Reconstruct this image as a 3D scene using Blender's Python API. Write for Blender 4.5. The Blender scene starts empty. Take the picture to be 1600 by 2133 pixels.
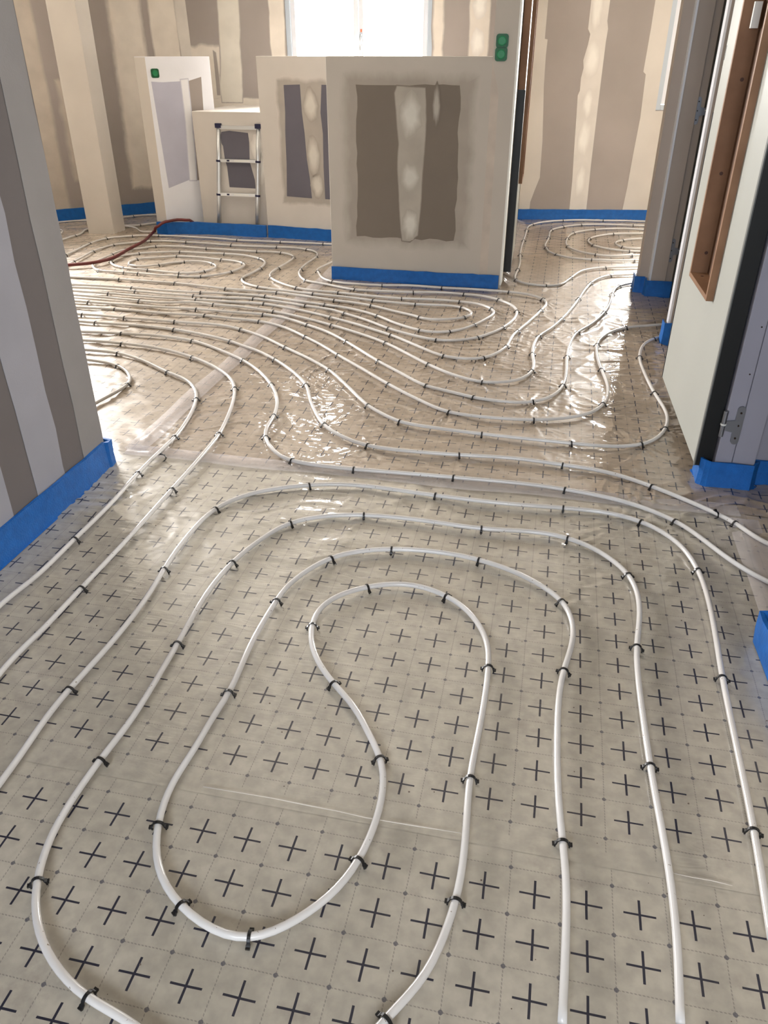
import bpy, bmesh, math, random
import numpy as np
from mathutils import Vector, Matrix

random.seed(7)
scene = bpy.context.scene
COL = scene.collection

# ------------------------------------------------------------------ camera
cam_data = bpy.data.cameras.new('camera')
cam = bpy.data.objects.new('camera', cam_data)
COL.objects.link(cam)
cam.location = (0.0, 0.0, 1.43)
cam.rotation_euler = (math.radians(90 - 30.7465), 0.0, 0.0)
cam_data.sensor_fit = 'VERTICAL'
cam_data.sensor_height = 24.0
cam_data.lens = 24.0 * 1613.6 / 2133.0
cam_data.clip_start = 0.05
cam_data.clip_end = 200
scene.camera = cam

# ------------------------------------------------------------------ world, daylight, exposure
SKY = (1.0, 0.985, 0.955)
world = bpy.data.worlds.new('overcast_sky')
scene.world = world
world.use_nodes = True
bg = world.node_tree.nodes['Background']
bg.inputs[0].default_value = (*SKY, 1)
bg.inputs[1].default_value = 5.0

def daylight(name, loc, aim, w, h, power, color, spread=180):
    d = bpy.data.lights.new(name, 'AREA')
    d.shape = 'RECTANGLE'; d.size = w; d.size_y = h
    d.energy = power; d.color = color; d.spread = math.radians(spread)
    o = bpy.data.objects.new(name, d); COL.objects.link(o)
    o.location = loc
    o.rotation_euler = (Vector(aim) - Vector(loc)).to_track_quat('-Z', 'Y').to_euler()
    return o
# daylight coming through the openings of the building, each lamp just outside its window
daylight('daylight_window_1', (-0.15, 8.95, 1.60), (-0.5, 5.0, 0.9), 1.35, 1.2, 250, (1.0, 0.98, 0.96))
daylight('daylight_window_2', (3.25, 8.60, 1.60), (2.4, 5.0, 0.6), 1.35, 1.2, 480, (1.0, 0.98, 0.95))
daylight('daylight_window_3', (-4.20, 7.86, 1.60), (-2.2, 4.6, 0.4), 1.5, 1.2, 520, (1.0, 0.97, 0.94))
daylight('daylight_window_4', (-1.1, -2.45, 1.6), (0.1, 1.5, 0.2), 1.6, 1.4, 116, (0.76, 0.86, 1.0))

scene.view_settings.view_transform = 'Standard'
scene.view_settings.look = 'None'
scene.view_settings.gamma = 1.0
scene.view_settings.use_curve_mapping = False
scene.view_settings.exposure = 0.85

# ------------------------------------------------------------------ helpers
def lin(c):
    out = []
    for v in c:
        v = v / 255.0
        out.append(v / 12.92 if v <= 0.04045 else ((v + 0.055) / 1.055) ** 2.4)
    return (*out, 1.0)

def link(o, parent=None):
    COL.objects.link(o)
    if parent is not None:
        o.parent = parent
    return o

def tag(o, label=None, cat=None, group=None, kind=None):
    if label: o['label'] = label
    if cat: o['category'] = cat
    if group: o['group'] = group
    if kind: o['kind'] = kind
    return o

def empty(name, loc=(0, 0, 0), label=None, cat=None, group=None):
    o = bpy.data.objects.new(name, None)
    o.empty_display_size = 0.05
    COL.objects.link(o)
    o.location = loc
    return tag(o, label, cat, group)

def mesh_obj(name, verts, faces, mat, parent=None, smooth=False):
    me = bpy.data.meshes.new(name)
    me.from_pydata([tuple(v) for v in verts], [], faces)
    me.validate()
    bm = bmesh.new(); bm.from_mesh(me)
    bmesh.ops.recalc_face_normals(bm, faces=bm.faces)
    bm.to_mesh(me); bm.free()
    if smooth:
        me.polygons.foreach_set('use_smooth', [True] * len(me.polygons))
    me.materials.append(mat)
    o = bpy.data.objects.new(name, me)
    link(o)
    if parent is not None:
        o.parent = parent
        o.location = -Vector(parent.location)
    return o

class MB:
    'collects boxes, prisms and tubes into one mesh'
    def __init__(s): s.v = []; s.f = []
    def add(s, vs, fs):
        n = len(s.v); s.v += [tuple(v) for v in vs]; s.f += [tuple(i + n for i in f) for f in fs]; return s
    def prism(s, poly, z0, z1):
        n = len(poly)
        vs = [(p[0], p[1], z0) for p in poly] + [(p[0], p[1], z1) for p in poly]
        fs = [tuple(range(n)), tuple(range(n, 2 * n))] + [(i, (i + 1) % n, n + (i + 1) % n, n + i) for i in range(n)]
        return s.add(vs, fs)
    def hexa(s, c8):
        return s.add(c8, [(0, 1, 2, 3), (4, 5, 6, 7), (0, 1, 5, 4), (1, 2, 6, 5), (2, 3, 7, 6), (3, 0, 4, 7)])
    def tube(s, pts, r, n=10, caps=True):
        pts = [Vector(p) for p in pts]
        rings = []
        up = Vector((0, 0, 1))
        for i, p in enumerate(pts):
            a = pts[max(i - 1, 0)]; b = pts[min(i + 1, len(pts) - 1)]
            t = (b - a).normalized()
            if abs(t.dot(up)) > 0.95:
                side = Vector((1, 0, 0)).cross(t).normalized()
            else:
                side = t.cross(up).normalized()
            nn = side.cross(t).normalized()
            rr = r[i] if isinstance(r, (list, tuple)) else r
            rings.append([p + side * math.cos(2 * math.pi * k / n) * rr + nn * math.sin(2 * math.pi * k / n) * rr for k in range(n)])
        vs = [v for R in rings for v in R]; fs = []
        for i in range(len(rings) - 1):
            for k in range(n):
                fs.append((i * n + k, i * n + (k + 1) % n, (i + 1) * n + (k + 1) % n, (i + 1) * n + k))
        if caps:
            fs.append(tuple(range(n))); fs.append(tuple((len(rings) - 1) * n + k for k in range(n)))
        return s.add(vs, fs)
    def build(s, name, mat, parent=None, smooth=False, bevel=0):
        o = mesh_obj(name, s.v, s.f, mat, parent, smooth)
        if bevel:
            m = o.modifiers.new('bevel', 'BEVEL'); m.width = bevel; m.segments = 2; m.limit_method = 'ANGLE'
        return o

class Plane:
    'a vertical wall face from A to B; s runs along it, d stands proud of it on the left-hand side of A->B'
    def __init__(s, A, B, flip=False):
        s.A = Vector((A[0], A[1])); s.B = Vector((B[0], B[1])); s.L = (s.B - s.A).length
        s.t = (s.B - s.A) / s.L
        s.n = Vector((s.t.y, -s.t.x))          # right-hand side of A->B faces the camera for walls drawn left to right
        if flip: s.n = -s.n
    def P(s, u, z, d=0.0):
        p = s.A + s.t * u + s.n * d
        return Vector((p.x, p.y, z))
    def box(s, mb, u0, u1, z0, z1, d0, d1):
        c = [s.P(u0, z0, d0), s.P(u1, z0, d0), s.P(u1, z1, d0), s.P(u0, z1, d0),
             s.P(u0, z0, d1), s.P(u1, z0, d1), s.P(u1, z1, d1), s.P(u0, z1, d1)]
        return mb.hexa(c)

# ------------------------------------------------------------------ materials
def nt(mat):
    mat.use_nodes = True
    return mat.node_tree

def mat_basic(name, rgb, rough=0.6, spec=0.5, metal=0.0, coat=0.0, var=0.0, vscale=6.0, bump=0.0, bscale=200.0, rgb2=None):
    m = bpy.data.materials.new(name)
    t = nt(m); N = t.nodes; b = N['Principled BSDF']
    b.inputs['Roughness'].default_value = rough
    b.inputs['Specular IOR Level'].default_value = spec
    b.inputs['Metallic'].default_value = metal
    b.inputs['Coat Weight'].default_value = coat
    c1 = lin(rgb)
    tc = N.new('ShaderNodeTexCoord')
    if var or rgb2:
        no = N.new('ShaderNodeTexNoise'); no.inputs['Scale'].default_value = vscale; no.inputs['Detail'].default_value = 5
        t.links.new(tc.outputs['Object'], no.inputs['Vector'])
        ramp = N.new('ShaderNodeValToRGB'); ramp.color_ramp.elements[0].position = 0.32; ramp.color_ramp.elements[1].position = 0.68
        c2 = lin(rgb2) if rgb2 else tuple(min(1, v * (1 - var)) for v in c1[:3]) + (1,)
        c3 = c1 if rgb2 else tuple(min(1, v * (1 + var)) for v in c1[:3]) + (1,)
        ramp.color_ramp.elements[0].color = c2; ramp.color_ramp.elements[1].color = c3
        t.links.new(no.outputs['Fac'], ramp.inputs[0])
        t.links.new(ramp.outputs[0], b.inputs['Base Color'])
    else:
        b.inputs['Base Color'].default_value = c1
    if bump:
        n2 = N.new('ShaderNodeTexNoise'); n2.inputs['Scale'].default_value = bscale; n2.inputs['Detail'].default_value = 3
        t.links.new(tc.outputs['Object'], n2.inputs['Vector'])
        bp = N.new('ShaderNodeBump'); bp.inputs['Strength'].default_value = bump; bp.inputs['Distance'].default_value = 0.002
        t.links.new(n2.outputs['Fac'], bp.inputs['Height'])
        t.links.new(bp.outputs[0], b.inputs['Normal'])
    return m

M = {}
M['paper'] = mat_basic('plasterboard_paper', (160, 151, 145), 0.9, 0.2, var=0.07, vscale=1.6, bump=0.2)
M['paper_dark'] = mat_basic('plasterboard_paper_grey', (136, 126, 116), 0.9, 0.2, var=0.06, vscale=2.0, bump=0.2)
M['paper_grey'] = mat_basic('plasterboard_paper_cool_grey', (104, 101, 108), 0.9, 0.2, var=0.06, vscale=3.0, bump=0.2)
M['compound'] = mat_basic('joint_compound', (214, 207, 198), 0.85, 0.25, var=0.06, vscale=5.0, bump=0.25, bscale=60)
M['compound_mid'] = mat_basic('joint_compound_thin_coat', (186, 175, 163), 0.85, 0.25, var=0.09, vscale=8.0, bump=0.25, bscale=60)
M['compound_pale'] = mat_basic('joint_compound_fresh', (224, 220, 210), 0.8, 0.3, var=0.05, vscale=9.0, bump=0.25, bscale=60)
M['compound_white'] = mat_basic('joint_compound_white', (232, 233, 238), 0.8, 0.3, var=0.03, vscale=4.0, bump=0.2, bscale=60)
M['board_cream'] = mat_basic('skimmed_board', (203, 196, 187), 0.85, 0.25, var=0.05, vscale=2.5, bump=0.2, bscale=80)
M['board_greige'] = mat_basic('skimmed_board_greige', (183, 176, 166), 0.85, 0.25, var=0.05, vscale=2.0, bump=0.2, bscale=80)
M['ceiling'] = mat_basic('ceiling_board', (205, 198, 186), 0.9, 0.2, var=0.03)
M['blue_foam'] = mat_basic('blue_edge_foam', (10, 92, 168), 0.55, 0.4, var=0.12, vscale=30, bump=0.8, bscale=160)
M['pvc_white'] = mat_basic('white_coated_frame', (214, 216, 222), 0.35, 0.5)
M['alu_grey'] = mat_basic('grey_window_profile', (176, 186, 196), 0.4, 0.5)
M['jamb_grey'] = mat_basic('primed_steel_jamb', (166, 154, 144), 0.5, 0.4, var=0.03, vscale=4)
M['jamb_cool'] = mat_basic('primed_jamb_cool', (146, 144, 155), 0.5, 0.4, var=0.03, vscale=4)
M['door_white'] = mat_basic('white_laminate', (168, 170, 164), 0.45, 0.4, var=0.02, vscale=3, bump=0.1, bscale=300)
M['black_rubber'] = mat_basic('black_finger_guard', (17, 18, 18), 0.5, 0.4)
M['dark_void'] = mat_basic('dark_leaf_core', (44, 32, 24), 0.8, 0.2)
M['wood'] = mat_basic('pine_lining', (142, 106, 78), 0.6, 0.35, rgb2=(116, 82, 56), vscale=5)
M['wood_dark'] = mat_basic('pine_lining_dark', (100, 70, 48), 0.6, 0.35, rgb2=(76, 52, 34), vscale=4)  # deeper brown, for the board at the back of the vision opening
M['knot'] = mat_basic('pine_knot', (74, 44, 30), 0.6)
M['steel'] = mat_basic('galvanised_hinge', (140, 142, 148), 0.38, 0.5, metal=0.85)
M['alu'] = mat_basic('ladder_aluminium', (214, 216, 216), 0.28, 0.5, metal=0.75)
M['navy_plastic'] = mat_basic('dark_blue_plastic', (30, 30, 62), 0.45, 0.4)
M['clip'] = mat_basic('black_clip_plastic', (14, 14, 17), 0.38, 0.5)
M['green'] = mat_basic('green_box_plastic', (10, 84, 48), 0.45, 0.4)
M['green_lid'] = mat_basic('green_box_lid', (14, 120, 70), 0.4, 0.4)
M['hose'] = mat_basic('dark_red_hose', (112, 40, 38), 0.4, 0.5, rgb2=(84, 30, 30), vscale=12)
M['tape'] = None
M['label_white'] = mat_basic('white_paper_label', (226, 226, 220), 0.6, 0.3)
M['gravel'] = mat_basic('pale_ground', (200, 196, 188), 0.9, 0.2, var=0.1, vscale=3)

def glass_mat():
    m = bpy.data.materials.new('window_glass'); t = nt(m); N = t.nodes
    for n in list(N): N.remove(n)
    out = N.new('ShaderNodeOutputMaterial'); mx = N.new('ShaderNodeMixShader')
    tr = N.new('ShaderNodeBsdfTransparent'); gl = N.new('ShaderNodeBsdfGlossy'); gl.inputs['Roughness'].default_value = 0.02
    fr = N.new('ShaderNodeFresnel'); fr.inputs['IOR'].default_value = 1.45
    t.links.new(fr.outputs[0], mx.inputs[0]); t.links.new(tr.outputs[0], mx.inputs[1]); t.links.new(gl.outputs[0], mx.inputs[2])
    t.links.new(mx.outputs[0], out.inputs[0])
    return m
M['glass'] = glass_mat()

def pipe_mat():
    m = bpy.data.materials.new('white_heating_pipe'); t = nt(m); N = t.nodes; b = N['Principled BSDF']
    tc = N.new('ShaderNodeTexCoord')
    no = N.new('ShaderNodeTexNoise'); no.inputs['Scale'].default_value = 3.0; no.inputs['Detail'].default_value = 3
    t.links.new(tc.outputs['Object'], no.inputs['Vector'])
    rp = N.new('ShaderNodeValToRGB')
    rp.color_ramp.elements[0].position = 0.35; rp.color_ramp.elements[0].color = lin((202, 198, 194))
    rp.color_ramp.elements[1].position = 0.65; rp.color_ramp.elements[1].color = lin((216, 214, 212))
    t.links.new(no.outputs['Fac'], rp.inputs[0])
    # scattered scuffs and dirt specks
    n2 = N.new('ShaderNodeTexNoise'); n2.inputs['Scale'].default_value = 110; n2.inputs['Detail'].default_value = 2
    t.links.new(tc.outputs['Object'], n2.inputs['Vector'])
    th = N.new('ShaderNodeMath'); th.operation = 'GREATER_THAN'; th.inputs[1].default_value = 0.74
    t.links.new(n2.outputs['Fac'], th.inputs[0])
    mx = N.new('ShaderNodeMix'); mx.data_type = 'RGBA'
    t.links.new(th.outputs[0], mx.inputs[0]); t.links.new(rp.outputs[0], mx.inputs[6]); mx.inputs[7].default_value = lin((140, 128, 116))
    t.links.new(mx.outputs[2], b.inputs['Base Color'])
    b.inputs['Roughness'].default_value = 0.2
    b.inputs['Subsurface Weight'].default_value = 0.0
    return m
M['pipe'] = pipe_mat()

def film_mat(name, u0, v0, col_a, col_b, bump, coat=1.0, rough=0.16, dirt=0.5, vmin=None, vmax=None):
    'printed insulation film: navy crosses, dotted lines and dots on a 10 cm grid, under clear glossy film'
    m = bpy.data.materials.new(name); t = nt(m); N = t.nodes; L = t.links; b = N['Principled BSDF']
    tc = N.new('ShaderNodeTexCoord')
    sep = N.new('ShaderNodeSeparateXYZ')
    # slight waviness of the print
    wn = N.new('ShaderNodeTexNoise'); wn.inputs['Scale'].default_value = 9; wn.inputs['Detail'].default_value = 2
    L.new(tc.outputs['Object'], wn.inputs['Vector'])
    vs = N.new('ShaderNodeVectorMath'); vs.operation = 'SUBTRACT'; vs.inputs[1].default_value = (.5, .5, .5)
    L.new(wn.outputs['Color'], vs.inputs[0])
    vm = N.new('ShaderNodeVectorMath'); vm.operation = 'SCALE'; vm.inputs['Scale'].default_value = 0.0028 if bump < .5 else 0.010
    L.new(vs.outputs[0], vm.inputs[0])
    va = N.new('ShaderNodeVectorMath'); va.operation = 'ADD'
    L.new(tc.outputs['Object'], va.inputs[0]); L.new(vm.outputs[0], va.inputs[1])
    L.new(va.outputs[0], sep.inputs[0])
    def math_(op, a, bb=None, clamp=False):
        n = N.new('ShaderNodeMath'); n.operation = op; n.use_clamp = clamp
        for i, x in enumerate((a, bb)):
            if x is None: continue
            if isinstance(x, (int, float)): n.inputs[i].default_value = x
            else: L.new(x, n.inputs[i])
        return n.outputs[0]
    U = math_('DIVIDE', math_('SUBTRACT', sep.outputs[0], u0), 0.1)
    V = math_('DIVIDE', math_('SUBTRACT', sep.outputs[1], v0), 0.10183)
    du = math_('ABSOLUTE', math_('SUBTRACT', math_('FRACT', math_('ADD', U, 0.5)), 0.5))     # distance to cross column
    dv = math_('ABSOLUTE', math_('SUBTRACT', math_('FRACT', math_('ADD', V, 0.5)), 0.5))
    hu = math_('SUBTRACT', 0.5, du); hv = math_('SUBTRACT', 0.5, dv)                         # distance to dot lines
    lt = lambda a, x: math_('LESS_THAN', a, x)
    mul = lambda a, c: math_('MULTIPLY', a, c)
    cross = math_('MAXIMUM', mul(lt(du, 0.024), lt(dv, 0.30)), mul(lt(dv, 0.021), lt(du, 0.305)))
    line = math_('MAXIMUM', lt(hu, 0.011), lt(hv, 0.011))
    dash = math_('GREATER_THAN', math_('FRACT', math_('MULTIPLY', math_('ADD', U, V), 14)), 0.35)
    line = mul(line, dash)
    r2 = math_('ADD', mul(hu, hu), mul(hv, hv))
    dot = lt(r2, 0.0019)
    if vmin is not None:
        inside = math_('GREATER_THAN', sep.outputs[1], vmin); cross = mul(cross, inside)
        i2 = math_('GREATER_THAN', sep.outputs[1], vmin - .035); line = mul(line, i2); dot = mul(dot, i2)
    if vmax is not None:
        inside = math_('LESS_THAN', sep.outputs[1], vmax); cross = mul(cross, inside)
        i2 = math_('LESS_THAN', sep.outputs[1], vmax + .035); line = mul(line, i2); dot = mul(dot, i2)
    # base
    n1 = N.new('ShaderNodeTexNoise'); n1.inputs['Scale'].default_value = 2.2; n1.inputs['Detail'].default_value = 6; n1.inputs['Roughness'].default_value = .65
    L.new(tc.outputs['Object'], n1.inputs['Vector'])
    rp = N.new('ShaderNodeValToRGB'); rp.color_ramp.elements[0].position = .3; rp.color_ramp.elements[1].position = .7
    rp.color_ramp.elements[0].color = lin(col_a); rp.color_ramp.elements[1].color = lin(col_b)
    L.new(n1.outputs['Fac'], rp.inputs[0])
    n3 = N.new('ShaderNodeTexNoise'); n3.inputs['Scale'].default_value = 30; n3.inputs['Detail'].default_value = 4
    L.new(tc.outputs['Object'], n3.inputs['Vector'])
    r3 = N.new('ShaderNodeValToRGB'); r3.color_ramp.elements[0].position = .36; r3.color_ramp.elements[1].position = .64
    r3.color_ramp.elements[0].color = (.87, .87, .87, 1); r3.color_ramp.elements[1].color = (1.06, 1.06, 1.05, 1)
    L.new(n3.outputs['Fac'], r3.inputs[0])
    mm = N.new('ShaderNodeMix'); mm.data_type = 'RGBA'; mm.blend_type = 'MULTIPLY'; mm.inputs[0].default_value = 1
    L.new(rp.outputs[0], mm.inputs[6]); L.new(r3.outputs[0], mm.inputs[7])
    # dirt stains
    n4 = N.new('ShaderNodeTexNoise'); n4.inputs['Scale'].default_value = 5.5; n4.inputs['Detail'].default_value = 7; n4.inputs['Roughness'].default_value = .7
    L.new(tc.outputs['Object'], n4.inputs['Vector'])
    r4 = N.new('ShaderNodeValToRGB'); r4.color_ramp.elements[0].position = .57; r4.color_ramp.elements[1].position = .76
    r4.color_ramp.elements[0].color = (0, 0, 0, 1); r4.color_ramp.elements[1].color = (dirt, dirt, dirt, 1)
    L.new(n4.outputs['Fac'], r4.inputs[0])
    m4 = N.new('ShaderNodeMix'); m4.data_type = 'RGBA'
    L.new(r4.outputs[0], m4.inputs[0]); L.new(mm.outputs[2], m4.inputs[6]); m4.inputs[7].default_value = lin((118, 106, 98))
    def over(col, fac, k, rgb):
        x = N.new('ShaderNodeMix'); x.data_type = 'RGBA'
        L.new(mul(fac, k), x.inputs[0]); L.new(col, x.inputs[6]); x.inputs[7].default_value = lin(rgb)
        return x.outputs[2]
    c = over(m4.outputs[2], line, 0.55, (96, 92, 90))
    c = over(c, dot, 0.78, (64, 64, 76))
    c = over(c, cross, 1.0, (17, 19, 40))
    L.new(c, b.inputs['Base Color'])
    b.inputs['Roughness'].default_value = 0.42
    b.inputs['Specular IOR Level'].default_value = 0.5
    b.inputs['Coat Weight'].default_value = coat
    b.inputs['Coat Roughness'].default_value = rough
    b.inputs['Coat IOR'].default_value = 1.6
    # fine film crinkle
    mp = N.new('ShaderNodeMapping'); mp.inputs['Scale'].default_value = (9, 34, 1); mp.inputs['Rotation'].default_value = (0, 0, .25)
    L.new(tc.outputs['Object'], mp.inputs[0])
    nb = N.new('ShaderNodeTexNoise'); nb.inputs['Scale'].default_value = 1.0; nb.inputs['Detail'].default_value = 3; nb.inputs['Distortion'].default_value = 1.2
    L.new(mp.outputs[0], nb.inputs['Vector'])
    bp = N.new('ShaderNodeBump'); bp.inputs['Strength'].default_value = bump; bp.inputs['Distance'].default_value = 0.004
    L.new(nb.outputs['Fac'], bp.inputs['Height'])
    L.new(bp.outputs[0], b.inputs['Normal']); L.new(bp.outputs[0], b.inputs['Coat Normal'])
    return m

def tape_mat():
    m = bpy.data.materials.new('clear_seam_tape'); t = nt(m); N = t.nodes; L = t.links
    b = N['Principled BSDF']
    b.inputs['Base Color'].default_value = lin((222, 214, 212)); b.inputs['Roughness'].default_value = .22
    b.inputs['Alpha'].default_value = 0.26
    return m
M['tape'] = tape_mat()

def feathered(name, rgb, rim, var=0.06, vscale=6.0, strength=1.0):
    'thin trowelled coat that fades into the colour of the board below: attribute feather is 1 inside and 0 at the rim'
    m = mat_basic(name, rgb, 0.85, 0.25, var=var, vscale=vscale, bump=0.25, bscale=60)
    t = m.node_tree; N = t.nodes; b = N['Principled BSDF']
    src = b.inputs['Base Color'].links[0].from_socket
    at = N.new('ShaderNodeAttribute'); at.attribute_name = 'feather'
    tc = N.new('ShaderNodeTexCoord')
    mp = N.new('ShaderNodeMapping'); mp.inputs['Scale'].default_value = (1, 1, .45); t.links.new(tc.outputs['Object'], mp.inputs[0])
    no = N.new('ShaderNodeTexNoise'); no.inputs['Scale'].default_value = 26; no.inputs['Detail'].default_value = 6; t.links.new(mp.outputs[0], no.inputs['Vector'])
    a = N.new('ShaderNodeMath'); a.operation = 'ADD'; a.inputs[1].default_value = -0.28
    t.links.new(at.outputs['Fac'], a.inputs[0])
    c = N.new('ShaderNodeMath'); c.operation = 'MULTIPLY_ADD'; c.inputs[1].default_value = 0.60; t.links.new(no.outputs['Fac'], c.inputs[0])
    t.links.new(a.outputs[0], c.inputs[2])
    d = N.new('ShaderNodeMapRange'); d.inputs['From Min'].default_value = 0.12; d.inputs['From Max'].default_value = 0.9; d.inputs['To Max'].default_value = strength
    t.links.new(c.outputs[0], d.inputs['Value'])
    mx = N.new('ShaderNodeMix'); mx.data_type = 'RGBA'
    t.links.new(d.outputs[0], mx.inputs[0]); mx.inputs[6].default_value = lin(rim); t.links.new(src, mx.inputs[7])
    t.links.new(mx.outputs[2], b.inputs['Base Color'])
    return m
PAPER = (160, 151, 145)
M['f_compound'] = feathered('coat_on_paper', (216, 207, 195), PAPER)
M['f_mid'] = feathered('thin_coat_on_paper', (184, 174, 162), PAPER, var=.08)
M['f_solid'] = feathered('joint_on_paper', (214, 208, 196), PAPER, var=.05)
M['f_grey'] = feathered('smear_on_greige', (150, 141, 130), (183, 176, 166), var=.10, strength=.7)
M['f_grey_h2'] = feathered('smear_on_cream', (158, 149, 138), (203, 196, 187), var=.10, strength=.75)
M['f_mid2'] = feathered('joint_on_dark_paper', (168, 161, 150), (120, 111, 101), var=.08)
M['f_pale'] = feathered('fresh_dab_on_joint', (200, 197, 187), (168, 161, 150), var=.04)
M['f_pale_h2'] = feathered('fresh_dab_on_smear', (206, 200, 188), (166, 157, 146), var=.04)
M['f_pale_dark'] = feathered('fresh_dab_on_dark_paper', (168, 162, 152), (120, 111, 101), var=.04)
M['f_white'] = feathered('white_dab_on_joint', (234, 229, 220), (214, 207, 198), var=.02)
M['f_white_lilac'] = feathered('white_joint_on_lilac', (234, 234, 236), (186, 186, 200), var=.02)
M['cp_dark'] = mat_basic('plasterboard_paper_dark', (120, 111, 101), 0.9, 0.2, var=0.05, vscale=2.0, bump=0.2)
M['paper_strip'] = M['f_paper'] = feathered('bare_strip', PAPER, (214, 208, 196), var=.04)
M['nl_dark'] = mat_basic('plasterboard_paper_in_shade', (108, 102, 101), 0.9, 0.2, var=0.05, vscale=2.0, bump=0.2)  # board paper darkened: the near left wall's dimness put into the colour
M['nl_light'] = mat_basic('joint_compound_in_shade', (152, 151, 158), 0.85, 0.25, var=0.05, vscale=4.0, bump=0.2)  # compound darkened and cooled to carry the same shade
M['nl_edge'] = mat_basic('joint_compound_corner_in_shade', (140, 136, 135), 0.85, 0.25, var=0.05, vscale=4.0, bump=0.2)  # corner compound, likewise a shaded copy

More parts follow.
